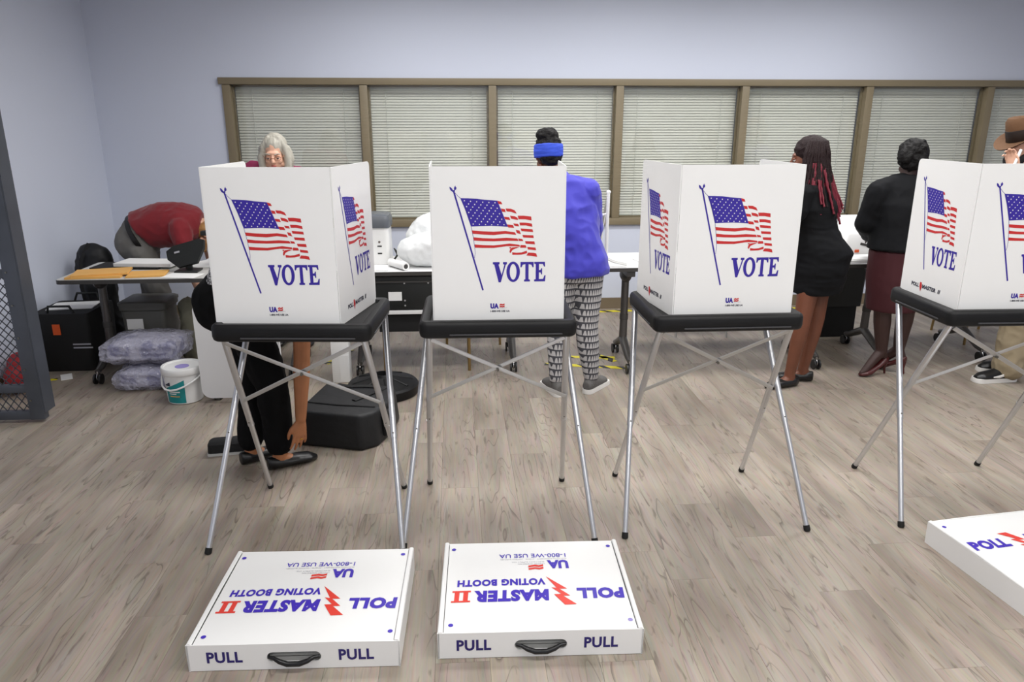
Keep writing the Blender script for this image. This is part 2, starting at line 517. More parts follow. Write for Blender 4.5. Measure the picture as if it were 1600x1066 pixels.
def text_mesh(body, size, bold=0.0, shear=0.0, sx=1.0, align='LEFT', space=1.0):
    c = bpy.data.curves.new('t', 'FONT'); c.body = body; c.size = size; c.offset = bold; c.shear = shear
    c.align_x = align; c.resolution_u = 3; c.space_character = space
    o = bpy.data.objects.new('t', c); COL.objects.link(o)
    dg = bpy.context.evaluated_depsgraph_get()
    me = bpy.data.meshes.new_from_object(o.evaluated_get(dg))
    vs = [(v.co.x * sx, v.co.y) for v in me.vertices]; fs = [list(p.vertices) for p in me.polygons]
    bpy.data.objects.remove(o); bpy.data.curves.remove(c); bpy.data.meshes.remove(me)
    return vs, fs

def add_text(mb, body, x, y, h, width=None, bold=0.0, shear=0.0, mat='ink_blue', z=0.0, align='LEFT', space=1.0):
    """flat lettering in the xy plane: cap height h, optionally squeezed to a width"""
    vs, fs = text_mesh(body, 1.0, bold, shear, 1.0, 'LEFT', space)
    x0 = min(v[0] for v in vs); x1 = max(v[0] for v in vs); y0 = min(v[1] for v in vs); y1 = max(v[1] for v in vs)
    sy = h / (y1 - y0); sx = sy if width is None else width / (x1 - x0)
    ox = 0 if align == 'LEFT' else -(x1 - x0) * sx / 2
    mb.mat(mat).add([(x + ox + (v[0] - x0) * sx, y + (v[1] - y0) * sy, z) for v in vs], fs)

def poly(mb, pts, mat, z=0.0):
    mb.mat(mat).add([(p[0], p[1], z) for p in pts], [list(range(len(pts)))])

def curve_fill(loops, thick):
    """flat plate with holes from closed loops, thickness along z"""
    c = bpy.data.curves.new('p', 'CURVE'); c.dimensions = '2D'; c.fill_mode = 'BOTH'; c.extrude = thick / 2
    for lp in loops:
        sp = c.splines.new('POLY'); sp.points.add(len(lp) - 1)
        for i, p in enumerate(lp): sp.points[i].co = (p[0], p[1], 0, 1)
        sp.use_cyclic_u = True
    o = bpy.data.objects.new('p', c); COL.objects.link(o)
    dg = bpy.context.evaluated_depsgraph_get()
    me = bpy.data.meshes.new_from_object(o.evaluated_get(dg))
    bpy.data.objects.remove(o); bpy.data.curves.remove(c)
    me.materials.clear()
    return me

# ================================================================== SETTING
XL, XR, YB, YF = -2.98, 6.0, 6.78, -2.2
WX0, WX1, WZ0, WZ1 = -1.93, 5.96, 0.80, 2.04     # window opening in the back wall

fl = struct('floor', MB().box(((XL + XR) / 2, (YB + YF) / 2, -0.055), (XR - XL + 0.3, YB - YF + 0.3, 0.1)), 'baseboard')
PW, PL = 0.18, 1.22
def plank_mesh(w, l):
    g = 0.0001; c = 0.0003; t = 0.005
    x = w / 2 - g; y = l / 2 - g
    vs = [(-x, -y, -t), (x, -y, -t), (x, y, -t), (-x, y, -t), (-x + c, -y + c, 0), (x - c, -y + c, 0), (x - c, y - c, 0), (-x + c, y - c, 0)]
    return vs, [(4, 5, 6, 7), (0, 1, 5, 4), (1, 2, 6, 5), (2, 3, 7, 6), (3, 0, 4, 7)]
vs, fs = plank_mesh(PW, PL)
pm = bpy.data.meshes.new('plank'); pm.from_pydata(vs, [], fs); pm.materials.append(MATS['wood'])
rest = MB().mat('wood'); n_pl = 0
col_i = 0; x = XL + PW / 2
while x < XR + PW / 2:
    off = (col_i * 0.437 + random.random() * 0.25) % PL
    y = YB - off + PL / 2
    while y > YF - PL / 2:
        y0 = max(y - PL / 2, YF); y1 = min(y + PL / 2, YB)
        if y1 - y0 > 0.02:
            near = y1 > 1.5 and (abs(x - 0.1 - 0.075 * y) < 0.62 * y + 0.65)
            if near and n_pl < 300:
                if y1 - y0 > PL - 1e-3:
                    me = pm
                else:
                    vv, ff = plank_mesh(PW, y1 - y0)
                    me = bpy.data.meshes.new('plank'); me.from_pydata(vv, [], ff); me.materials.append(MATS['wood'])
                o = bpy.data.objects.new('plank', me); COL.objects.link(o); o.location = (x, (y0 + y1) / 2, 0); o.parent = fl
                n_pl += 1
            else:
                vv, ff = plank_mesh(PW, y1 - y0)
                rest.add([(a + x, b + (y0 + y1) / 2, c) for a, b, c in vv], ff)
        y -= PL
    x += PW; col_i += 1
o = obj('plank_field', rest, None, fl, smooth=0, world=False); o['kind'] = 'stuff'

wb = MB()
T = 0.16
wb.box(((XL + WX0) / 2, YB + T / 2, CEIL / 2), (WX0 - XL, T, CEIL))
wb.box(((WX0 + WX1) / 2, YB + T / 2, WZ0 / 2), (WX1 - WX0, T, WZ0))
wb.box(((WX0 + WX1) / 2, YB + T / 2, (WZ1 + CEIL) / 2), (WX1 - WX0, T, CEIL - WZ1))
wb.box(((WX1 + XR) / 2, YB + T / 2, CEIL / 2), (XR - WX1, T, CEIL))
wall_back = struct('wall_back', wb, 'wall_paint')
struct('wall_left', MB().box((XL - T / 2, (YB + YF) / 2, CEIL / 2), (T, YB - YF + 2 * T, CEIL)), 'wall_paint')
struct('wall_right', MB().box((XR + T / 2, (YB + YF) / 2, CEIL / 2), (T, YB - YF + 2 * T, CEIL)), 'wall_paint')
struct('wall_front', MB().box(((XL + XR) / 2, YF - T / 2, CEIL / 2), (XR - XL, T, CEIL)), 'wall_paint')
ceil = struct('ceiling', MB().box(((XL + XR) / 2, (YB + YF) / 2, CEIL + 0.05), (XR - XL + 0.3, YB - YF + 0.3, 0.1)), 'ceiling_paint')
struct('baseboard_back', MB().box(((XL + XR) / 2, YB - 0.006, 0.052), (XR - XL, 0.012, 0.104)), 'baseboard')
struct('baseboard_left', MB().box((XL + 0.006, (YB + YF) / 2, 0.052), (0.012, YB - YF - 0.03, 0.104)), 'baseboard')

# ceiling troffers (above the frame): each a housing with a diffuser and its own light
for (tx, ty) in TROFFERS:
    h = obj('light_panel', MB().box((tx, ty, CEIL - 0.02), (1.24, 0.64, 0.038)), 'white_plastic', ceil, world=False)
    obj('diffuser', MB().box((tx, ty, CEIL - 0.042), (1.16, 0.56, 0.008)), 'diffuser', h, world=False)
    ld = bpy.data.lights.new('troffer_light', 'AREA'); ld.shape = 'RECTANGLE'; ld.size = 1.14; ld.size_y = 0.54
    ld.energy = TROFFER_W; ld.color = TROFFER_COL; ld.spread = R(168)   # parabolic louvres
    lo = bpy.data.objects.new('troffer_light', ld); COL.objects.link(lo); lo.location = (tx, ty, CEIL - 0.055)

# interior window wall: tan frame, seven bays, a pane and a venetian blind in each
MUL = [-1.90, -0.765, 0.33, 1.44, 2.56, 3.69, 4.82, 5.93]
FD = 0.13
wf = MB()
wf.box(((WX0 + WX1) / 2, YB + 0.035, WZ1 - 0.02), (WX1 - WX0 + 0.06, FD, 0.055), ch=0.004)
wf.box(((WX0 + WX1) / 2, YB + 0.035, WZ0 + 0.02), (WX1 - WX0 + 0.06, FD, 0.06), ch=0.004)
trim = struct('trim_1', wf, 'trim_tan'); trim.name = 'trim_1'
for k, mx_ in enumerate(MUL):
    mb = MB().box((mx_, YB + 0.035, (WZ0 + WZ1) / 2), (0.066, FD - 0.01, WZ1 - WZ0 - 0.1), ch=0.004)
    obj('mullion', mb, 'trim_tan', trim, world=False)
WHICH = ['leftmost, behind the grey-haired woman', 'second from the left, above the white machine', 'third from the left, behind the blue headband',
         'fourth from the left, above the white folding frame', 'fifth from the left, beside the long red braids', 'sixth from the left, above the black blazer', 'rightmost, behind the brown hat']
for k in range(7):
    x0, x1 = MUL[k] + 0.033, MUL[k + 1] - 0.033
    w = struct('window_%d' % (k + 1), MB().box(((x0 + x1) / 2, YB + 0.035, (WZ0 + WZ1) / 2), (x1 - x0, 0.006, WZ1 - WZ0 - 0.1)), 'glass')
    stop = MB()
    for xx in (x0 + 0.008, x1 - 0.008): stop.box((xx, YB + 0.05, (WZ0 + WZ1) / 2), (0.016, 0.02, WZ1 - WZ0 - 0.1))
    stop.box(((x0 + x1) / 2, YB + 0.05, WZ0 + 0.058), (x1 - x0, 0.02, 0.016)); stop.box(((x0 + x1) / 2, YB + 0.05, WZ1 - 0.056), (x1 - x0, 0.02, 0.016))
    obj('glazing_bead', stop, 'trim_tan', w, world=False)
    bl = thing('venetian_blind', 'closed pale venetian blind behind the glass, ' + WHICH[k], 'blind', ((x0 + x1) / 2, YB + 0.10, WZ0 + 0.06), 0, 'venetian blinds in the window bays')
    mb = MB(); z = WZ1 - 0.10
    tl = R(63)
    while z > WZ0 + 0.075:
        mb.box(((x0 + x1) / 2, YB + 0.10, z), (x1 - x0 - 0.02, 0.027, 0.0009), (tl + random.uniform(-0.09, 0.09), random.uniform(-0.001, 0.001), 0))
        z -= 0.0235
    s = obj('slats', mb, 'blind', bl, smooth=0); s['kind'] = 'stuff'
    obj('head_rail', MB().box(((x0 + x1) / 2, YB + 0.10, WZ1 - 0.075), (x1 - x0 - 0.012, 0.03, 0.026), ch=0.002), 'blind_rail', bl)
    obj('bottom_rail', MB().box(((x0 + x1) / 2, YB + 0.10, WZ0 + 0.068), (x1 - x0 - 0.02, 0.024, 0.014), ch=0.002), 'blind_rail', bl)
    for fx in (0.14, 0.86):
        obj('ladder_cord', MB().tube((x0 + (x1 - x0) * fx, YB + 0.083, WZ1 - 0.08), (x0 + (x1 - x0) * fx, YB + 0.083, WZ0 + 0.07), 0.0024, n=6), 'cord', bl)
# back of the window niche: a plain wall of the next room
struct('wall_beyond', MB().box(((WX0 + WX1) / 2, YB + 0.5, (WZ0 + WZ1) / 2), (WX1 - WX0 + 0.4, 0.04, WZ1 - WZ0 + 0.4)), 'wall_paint')

# ================================================================== PRINT ON THE CARD
def fx(cx, cy):
    """artwork grid to panel coordinates: u from the panel's middle, v from its bottom edge (metres)"""
    return (-0.165 + (cx - 49) * 0.000545, 0.518 - (cy - 102) * 0.000552)

def art(mb, pts, mat, z=0.0): poly(mb, [fx(*p) for p in pts], mat, z)

def strip(mb, pts, w, mat, z=0.0):
    for a, b in zip(pts[:-1], pts[1:]):
        d = Vector((b[0] - a[0], b[1] - a[1])).normalized(); n = Vector((-d.y, d.x)) * w / 2
        art(mb, [(a[0] + n.x, a[1] + n.y), (b[0] + n.x, b[1] + n.y), (b[0] - n.x, b[1] - n.y), (a[0] - n.x, a[1] - n.y)], mat, z)

def flag_print():
    mb = MB(); B, Rd, W = 'ink_blue', 'ink_red', 'ink_white'
    strip(mb, [(48, 126), (240, 808)], 11.5, B)
    # eagle finial
    art(mb, [(18, 88), (30, 94), (40, 108), (42, 124), (28, 116), (20, 104)], B)
    art(mb, [(50, 92), (58, 80), (60, 88), (66, 94), (64, 106), (52, 112), (48, 104)], B)
    art(mb, [(36, 112), (56, 108), (52, 128), (44, 130)], B)
    strip(mb, [(52, 126), (74, 150), (94, 166)], 2.6, B)
    strip(mb, [(162, 357), (176, 430), (186, 505), (188, 545), (183, 578)], 2.6, B)
    strip(mb, [(92, 165), (125, 245), (162, 357)], 2.6, B)
    art(mb, [(92, 165), (140, 166), (200, 169), (260, 176), (345, 183), (358, 212), (378, 258), (400, 314), (420, 362), (360, 357), (300, 354), (230, 355), (162, 358), (140, 292), (112, 214)], B)
    # stars: nine rows of six and five
    def cant(s, t):
        L = (92 + 70 * t, 165 + 192 * t); Rr = (345 + 75 * t, 183 + 179 * t)
        return (L[0] + (Rr[0] - L[0]) * s, L[1] + (Rr[1] - L[1]) * s + sin(s * 3) * 3)
    for r in range(9):
        n = 6 if r % 2 == 0 else 5
        for k in range(n):
            s = (k + 0.5) / 6 if n == 6 else (k + 1.0) / 6
            c = cant(s, (r + 0.75) / 9.6)
            art(mb, [(c[0] + (5.6 if q % 2 == 0 else 2.6) * sin(q * pi / 5 + 0.3), c[1] - (6.0 if q % 2 == 0 else 2.8) * cos(q * pi / 5 + 0.3)) for q in range(10)], W, 0.0003)
    reds = [
        [(165, 385), (240, 391), (320, 395), (400, 390), (468, 400), (478, 418), (400, 410), (320, 418), (240, 414), (172, 408)],
        [(175, 432), (240, 439), (320, 442), (410, 438), (485, 443), (495, 460), (410, 458), (320, 461), (240, 459), (180, 455)],
        [(183, 482), (240, 487), (320, 490), (380, 484), (430, 478), (500, 487), (504, 500), (470, 497), (410, 496), (320, 508), (240, 507), (187, 505)],
        [(345, 183), (372, 190), (381, 208), (356, 206)], [(370, 236), (398, 240), (404, 261), (379, 258)],
        [(392, 292), (428, 296), (436, 315), (400, 311)], [(413, 345), (455, 350), (463, 369), (422, 366)],
        [(403, 236), (440, 238), (468, 250), (481, 272), (440, 259), (411, 256)], [(434, 285), (468, 290), (486, 300), (491, 316), (470, 312), (441, 305)],
        [(457, 339), (490, 341), (498, 359), (466, 355)], [(474, 383), (500, 388), (511, 413), (482, 405)], [(491, 443), (520, 447), (528, 461), (498, 460)],
        [(508, 488), (544, 490), (551, 508), (505, 508)],
        [(488, 286), (530, 286), (582, 292), (585, 319), (540, 311), (493, 310)], [(500, 333), (545, 334), (587, 341), (591, 363), (545, 353), (504, 353)],
        [(508, 374), (592, 380), (597, 399), (514, 392)], [(521, 418), (598, 422), (601, 441), (527, 436)], [(539, 462), (606, 464), (610, 485), (545, 480)],
        [(556, 502), (614, 508), (619, 526), (560, 520)], [(562, 542), (600, 544), (620, 550), (627, 573), (590, 566), (550, 563)],
        [(430, 538), (434, 518), (448, 506), (480, 502), (500, 505), (470, 514), (450, 524), (438, 545)],
        [(428, 504), (444, 503), (440, 512), (432, 512)],
        [(449, 539), (480, 543), (515, 541), (553, 529), (555, 547), (515, 556), (480, 557), (450, 557)],
    ]
    for r in reds: art(mb, r, Rd)
    return mb

def vote_print():
    """VOTE in heavy bracketed slab serif"""
    mb = MB(); B = 'ink_blue'; T, Bt = 608, 748
    art(mb, [(312, T), (360, T), (360, T + 15), (352, T + 17), (374, 700), (394, T + 18), (384, T + 15), (384, T), (412, T), (412, T + 15), (404, T + 18), (368, Bt + 4), (352, Bt + 4), (322, T + 17), (312, T + 15)], B)
    n = 28
    for k in range(n):
        a, b = 2 * pi * k / n, 2 * pi * (k + 1) / n
        o = lambda t: (456 + 48 * cos(t), 678 + 73 * sin(t)); i = lambda t: (456 + 24 * cos(t), 678 + 56 * sin(t))
        art(mb, [o(a), o(b), i(b), i(a)], B)
    art(mb, [(508, T), (602, T), (602, 646), (594, 646), (586, 628), (566, 624), (566, Bt - 16), (576, Bt - 13), (576, Bt), (534, Bt), (534, Bt - 13), (543, Bt - 16), (543, 624), (524, 628), (516, 646), (508, 646)], B)
    art(mb, [(606, T), (682, T), (684, 642), (676, 642), (668, 624), (640, 623), (640, 668), (652, 666), (656, 654), (663, 654), (663, 698), (656, 698), (652, 684), (640, 683), (640, Bt - 17), (670, Bt - 18), (680, 704), (688, 704), (684, Bt), (606, Bt), (606, Bt - 13), (617, Bt - 16), (617, T + 16), (606, T + 13)], B)
    return mb

def wave_logo(mb, x, y, w, h, mat):
    for k in (0, 1):
        yy = y - k * h * 0.52
        poly(mb, [(x, yy - h * 0.05), (x + w * 0.28, yy + h * 0.12), (x + w * 0.55, yy - h * 0.02), (x + w, yy + h * 0.16), (x + w, yy - h * 0.2), (x + w * 0.55, yy - h * 0.38), (x + w * 0.28, yy - h * 0.24), (x, yy - h * 0.42)], mat)

def ua_print():
    mb = MB()
    x, v = fx(292, 943)
    add_text(mb, 'UA', x, v, 0.0215, 0.033, 0.075, 0, 'ink_blue', space=1.1)
    wave_logo(mb, x + 0.036, v + 0.018, 0.02, 0.015, 'ink_red')
    add_text(mb, 'UNITED AMERICAN', x + 0.036, v + 0.0035, 0.0022, 0.03, 0, 0, 'ink_grey')
    add_text(mb, 'ELECTION SUPPLY CO.', x + 0.036, v, 0.0022, 0.03, 0, 0, 'ink_grey')
    add_text(mb, '1-800-WE USE UA', x, v - 0.014, 0.008, 0.076, 0.035, 0, 'ink_dark')
    return mb

BOLT = [(-0.136, 0.133), (-0.094, 0.135), (-0.061, 0.075), (-0.087, 0.074), (-0.055, 0.035), (-0.074, 0.039), (-0.04, -0.032), (-0.111, 0.044), (-0.083, 0.044), (-0.118, 0.084), (-0.093, 0.085)]

def pm_print():
    mb = MB()
    add_text(mb, 'POLL', -0.122, 0.045, 0.018, 0.056, 0.05, 0, 'ink_dark', space=1.1)
    poly(mb, [(-0.062, 0.070), (-0.050, 0.070), (-0.044, 0.052), (-0.052, 0.028), (-0.062, 0.050)], 'ink_red')
    add_text(mb, 'MASTER', -0.042, 0.045, 0.018, 0.096, 0.05, 0, 'ink_dark', space=1.1)
    add_text(mb, 'II', 0.066, 0.045, 0.018, 0.018, 0.03, 0.2, 'ink_dark')
    return mb

FLAG, VOTE, UA, PM = [f().mesh(n) for f, n in ((flag_print, 'flag_print'), (vote_print, 'vote_lettering'), (ua_print, 'maker_logo'), (pm_print, 'maker_name'))]

# ================================================================== VOTING BOOTHS
def tray():
    mb = MB(); W, D = 0.62, 0.485
    prof = [(0.030, 0.0), (0.012, 0.0), (0.004, 0.006), (0.0, 0.02), (0.0, 0.052), (0.004, 0.062), (0.012, 0.068), (0.034, 0.068), (0.040, 0.064), (0.044, 0.052)]
    rings = [[(x, y, 0.895 + h) for x, y in rrect(W - 2 * i, D - 2 * i, max(0.006, 0.036 - i), 6)] for i, h in prof]
    return mb.loft(rings)

def panel_mesh(w, h, t=0.004, rtop=(0.0, 0.0)):
    """upright card in the xz plane, x from 0 to w, facing -y; rounded top corners (left, right)"""
    pts = [(0, 0), (w, 0)]
    r = rtop[1]
    if r: pts += [(w - r + r * cos(R(a)), h - r + r * sin(R(a))) for a in range(0, 91, 15)]
    else: pts.append((w, h))
    r = rtop[0]
    if r: pts += [(r + r * cos(R(a)), h - r + r * sin(R(a))) for a in range(90, 181, 15)]
    else: pts.append((0, h))
    mb = MB().mat('card_white')
    n = len(pts)
    return mb.loft([[(x, -t / 2, z) for x, z in pts], [(x, t / 2, z) for x, z in pts]])

def put_print(name, me, parent, sx=1.0, cx=0.0):
    """flat print lying 0.6 mm proud of the -y face of an upright card"""
    m = me.copy()
    m.transform(Matrix(((sx, 0, 0, cx), (0, 0, -1, -0.0027), (0, 1, 0, 0), (0, 0, 0, 1))))
    o = bpy.data.objects.new(name, m); COL.objects.link(o); o.parent = parent
    return o

def leg(t, p0, p1, collar=0.47):
    p0, p1 = Vector(p0), Vector(p1)
    d = (p1 - p0); mid = p0 + d * collar
    mb = MB().tube(p0, mid, 0.0135, n=14)
    mb.path([mid - d * 0.004, mid + d * 0.004], [0.0142, 0.0142], 14)
    mb.tube(mid, p1 - d * 0.012, 0.0118, n=14)
    l = obj('leg', mb, 'aluminium', t, world=False)
    obj('rubber_foot', MB().path([p1 - d * 0.026, p1 - d * 0.006, p1], [0.0138, 0.0142, 0.011], 14), 'rubber', l, world=False)
    obj('rivet', MB().path([mid - d * 0.02 + Vector((0, -0.0125, 0)), mid - d * 0.02 + Vector((0, -0.0155, 0))], 0.004, 8), 'bolt', l, world=False)
    return l

def booth(x, y, rz, label, back_w=0.495, back_dx=0.0, flare=(5, 5), side_d=0.405, twist=0.0):
    t = thing('voting_booth', label, 'voting booth', (x, y, 0), R(rz), 'voting booths standing in a row')
    d = obj('desk_tray', tray(), 'black_plastic', t, 35, world=False)
    # shallow moulded grooves with shiny lips on the front and the sides
    for (cx, cy, rr, ln) in ((0.03, -0.2425, 0, 0.44), (0.31, 0.0, 90, 0.33), (-0.31, 0.0, -90, 0.33)):
        mb = MB().box((0, 0, 0), (ln, 0.008, 0.006), ch=0.0015)
        me = mb.mesh('groove_lip'); me.transform(Matrix.Translation((cx, cy, 0.912)) @ Matrix.Rotation(R(rr), 4, 'Z'))
        obj('groove_lip', me, 'groove', d, world=False)
    for sx in (-1, 1):
        a0, a1 = (sx * 0.272, -0.195, 0.897), (sx * 0.325, 0.295, 0.0)
        b0, b1 = (sx * 0.292, 0.17, 0.897), (sx * 0.402, -0.29, 0.0)
        leg(t, a0, a1, 0.52); leg(t, b0, b1, 0.52)
    # two flat crossing braces in the plane of the rearward legs
    A = lambda sx, k: Vector((sx * (0.272 + (0.325 - 0.272) * k), -0.195 + 0.49 * k, 0.897 * (1 - k)))
    for sx in (-1, 1):
        p, q = A(sx, 0.015) + Vector((-sx * 0.008, -0.017 + 0.005 * sx, 0)), A(-sx, 0.36) + Vector((0, -0.017 + 0.005 * sx, 0))
        b = obj('brace', MB().path([p, q], 0.0095, 8, flat=((0, 1, 0.3), 0.22)), 'brace_metal', t, 20, world=False)
    mid = (A(-1, 0.015) + A(1, 0.36)) / 2
    obj('pivot_bolt', MB().path([(0, mid.y - 0.034, mid.z), (0, mid.y - 0.008, mid.z)], 0.006, 12), 'bolt', t, world=False)
    # three card panels
    H, z0, yb = 0.60, 0.949, -0.188
    def panel(name, w, px, py, ang, rt):
        o = obj(name, panel_mesh(w, H, rtop=rt), None, t, 25, world=False)
        o.location = (px, py, z0); o.rotation_euler = (0, 0, R(ang))
        return o
    xl, xr = back_dx - back_w / 2, back_dx + back_w / 2
    bk = panel('back_panel', back_w, xl, yb, twist, (0, 0))
    k = back_w / 0.505
    put_print('flag_print', FLAG, bk, k, back_w / 2); put_print('vote_lettering', VOTE, bk, k, back_w / 2); put_print('maker_logo', UA, bk, k, back_w / 2)
    ex, ey = xl + back_w * cos(R(twist)), yb + back_w * sin(R(twist))
    rp = panel('side_panel', side_d, ex + 0.003, ey, 90 - flare[1], (0.0, 0.02))
    lp = panel('side_panel', side_d, xl - 0.003 - side_d * sin(R(flare[0])), yb + side_d * cos(R(flare[0])), -90 + flare[0], (0.02, 0.0))
    for sp in (rp, lp):
        c = side_d * 0.5
        put_print('flag_print', FLAG, sp, 0.82, c); put_print('vote_lettering', VOTE, sp, 0.82, c); put_print('maker_name', PM, sp, 1.0, c)
    return t

booth(-0.626, 3.045, -4.5, 'leftmost voting booth with a flag print, in front of the bending woman', 0.475, -0.055, (-4, 9))
booth(0.160, 3.045, -1.5, 'second flag-printed voting booth from the left, in front of the blue shirt', 0.505, 0.003, (2, 2))
booth(1.090, 3.07, 0.0, 'third flag-printed voting booth from the left, beside the short black dress', 0.485, 0.02, (7, -3))
booth(2.325, 3.06, -1.5, 'rightmost flag-printed voting booth, cut off by the picture edge, below the brown hat', 0.50, 0.0, (2, 3))

# ================================================================== CARRYING CASES
CW, CD, CH = 0.682, 0.545, 0.10
def case_top_print():
    mb = MB()
    add_text(mb, 'POLL', -0.312, 0.040, 0.062, 0.168, 0.06, 0.06, 'ink_blue_bright', space=1.12)
    poly(mb, BOLT, 'ink_red_bright')
    add_text(mb, 'MASTER', -0.044, 0.044, 0.066, 0.266, 0.06, 0.06, 'ink_blue_bright', space=1.12)
    for sx in (0.243, 0.274):      # II with slab serifs
        poly(mb, [(sx, 0.045), (sx + 0.017, 0.045), (sx + 0.019, 0.106), (sx + 0.002, 0.106)], 'ink_red_bright')
    poly(mb, [(0.234, 0.042), (0.300, 0.042), (0.300, 0.051), (0.234, 0.051)], 'ink_red_bright')
    poly(mb, [(0.236, 0.099), (0.303, 0.099), (0.303, 0.108), (0.236, 0.108)], 'ink_red_bright')
    add_text(mb, 'VOTING BOOTH', -0.036, -0.022, 0.040, 0.32, 0.05, 0.03, 'ink_blue_bright', space=1.1)
    add_text(mb, 'UA', -0.132, -0.138, 0.056, 0.080, 0.055, 0, 'ink_blue_bright')
    wave_logo(mb, -0.036, -0.080, 0.056, 0.032, 'ink_red_bright')
    add_text(mb, 'UNITED AMERICAN', -0.042, -0.118, 0.007, 0.10, 0, 0, 'ink_grey')
    add_text(mb, 'ELECTION SUPPLY CO.', -0.042, -0.131, 0.007, 0.125, 0, 0, 'ink_grey')
    add_text(mb, 'ELECTION EQUIPMENT - FORMS - VOTING SUPPLIES', -0.128, -0.152, 0.008, 0.252, 0, 0, 'ink_grey')
    add_text(mb, '1-800-WE USE UA', -0.128, -0.184, 0.026, 0.256, 0.008, 0, 'ink_blue_bright')
    return mb

TOP_PRINT = case_top_print()

def case(x, y, rz, label, white_dot=False):
    """flat card case lying on the floor; its handle side is local -y, the top print reads from local +y"""
    t = thing('carrying_case', label, 'case', (x, y, 0), R(rz), 'flat white carrying cases on the floor')
    W, D, H = CW / 2, CD / 2, CH
    mb = MB().mat('card_white')
    mb.box((0, 0, 0.004), (CW - 0.004, CD - 0.004, 0.006))
    mb.box((0, D - 0.003, H / 2 - 0.001), (CW - 0.004, 0.006, H - 0.004))
    for sx in (-1, 1):
        mb.box((sx * (W - 0.003), 0, H / 2), (0.006, CD, H - 0.001))
    body = obj('body', mb, None, t, 20, world=False)
    # front wall with a rounded hand slot
    slot = []
    for cx, a0 in ((0.068, -90), (-0.068, 90)):
        slot += [(cx + 0.019 * cos(R(a0 + a)), 0.048 + 0.019 * sin(R(a0 + a))) for a in range(0, 181, 20)]
    me = curve_fill([[(-W, 0.002), (W, 0.002), (W + 0.001, H - 0.002), (W * 0.4, H + 0.001), (-W * 0.3, H - 0.001), (-W - 0.001, H)], slot[::-1]], 0.005)
    me.transform(Matrix.Translation((0, -D + 0.0025, 0)) @ Matrix.Rotation(R(90), 4, 'X'))
    fr = obj('front_wall', me, 'card_white', t, 20, world=False)
    for lx, lw in ((-0.279, 0.114), (0.144, 0.113)):
        mb = MB(); add_text(mb, 'PULL', lx, 0.031, 0.042, lw, 0.035, 0, 'ink_dark_blue', space=1.08)
        me = mb.mesh('pull_lettering'); me.transform(Matrix(((1, 0, 0, 0), (0, 0, -1, -D - 0.0008), (0, 1, 0, 0), (0, 0, 0, 1))))
        o = bpy.data.objects.new('pull_lettering', me); COL.objects.link(o); o.parent = fr
    obj('slot_liner', MB().box((0, -D + 0.040, 0.048), (0.18, 0.004, 0.05)), 'table_grey', t, world=False)
    pts = [(-0.082, -D - 0.001, 0.049), (-0.066, -D - 0.006, 0.050), (-0.045, -D - 0.013, 0.041), (-0.02, -D - 0.017, 0.034), (0.02, -D - 0.017, 0.034), (0.045, -D - 0.013, 0.041), (0.066, -D - 0.006, 0.050), (0.082, -D - 0.001, 0.049)]
    hd = obj('handle', MB().path(pts, [0.005, 0.006, 0.008, 0.009, 0.009, 0.008, 0.006, 0.005], 10), 'black_gloss', t, world=False)
    # lid lying between two raised side rims, faintly bowed
    n = 9; w2, d2 = W - 0.0195, D - 0.004
    vs = []; fs = []
    for j in range(n):
        for i in range(n):
            a, b = -1 + 2 * i / (n - 1), -1 + 2 * j / (n - 1)
            vs.append((a * w2, b * d2, H - 0.003 + 0.0035 * (1 - a * a) * (0.4 + 0.6 * sin(b * 2 + 1)) ))
    for j in range(n - 1):
        for i in range(n - 1): fs.append((j * n + i, j * n + i + 1, (j + 1) * n + i + 1, (j + 1) * n + i))
    top = len(vs); vs += [(x_, y_, H - 0.012) for x_, y_, z_ in vs]
    fs += [[k + top for k in f[::-1]] for f in fs]
    lid_me = bpy.data.meshes.new('lid'); lid_me.from_pydata(vs, [], fs)
    edge = [i for i in range(n)] + [n * j + n - 1 for j in range(1, n)] + [n * (n - 1) + i for i in range(n - 2, -1, -1)] + [n * j for j in range(n - 2, 0, -1)]
    bm = bmesh.new(); bm.from_mesh(lid_me); bm.verts.ensure_lookup_table()
    for a, b in zip(edge, edge[1:] + edge[:1]): bm.faces.new([bm.verts[k] for k in (a, b, b + top, a + top)])
    bm.to_mesh(lid_me); bm.free()
    lid = obj('lid', lid_me, 'card_white', t, 40, world=False)
    prints = [('top_lettering', TOP_PRINT)]
    for q, (dx, dy) in enumerate(((-0.303, -0.232), (0.304, -0.228), (-0.306, 0.222), (0.299, 0.229))):
        mb = MB(); poly(mb, [(dx + 0.0085 * cos(k * pi / 9), dy + 0.0085 * sin(k * pi / 9)) for k in range(18)], 'lilac' if (white_dot and q == 2) else 'ink_blue_bright')
        prints.append(('corner_dot', mb))
    for nm, mb in prints:
        me = mb.mesh(nm); me.transform(Matrix.Rotation(pi, 4, 'Z'))
        for v in me.vertices:
            a, b = v.co.x / w2, v.co.y / d2
            v.co.z = H - 0.003 + 0.0035 * (1 - a * a) * (0.4 + 0.6 * sin(b * 2 + 1)) + 0.0014
        o = bpy.data.objects.new(nm, me); COL.objects.link(o); o.parent = lid
    for sx in (-1, 1):
        mb = MB()
        pts = [(sx * (W - 0.001), -D + 0.002, H - 0.001), (sx * (W + 0.0005), 0, H + 0.003), (sx * (W - 0.001), D - 0.002, H)]
        mb.path([(sx * (W - 0.009), p[1], p[2]) for p in pts], 0.0085, 8, flat=((0, 0, 1), 0.55))
        obj('side_rim', mb, 'card_white', t, 40, world=False)
    return t
M('ink_dark_blue', (38, 28, 104), 0.45)
case(-0.545, 2.352, -2.0, 'leftmost flat white carrying case on the floor, in front of the leftmost booth')
case(0.259, 2.352, -2.0, 'flat white carrying case with one faded corner dot, between the other two cases', True)
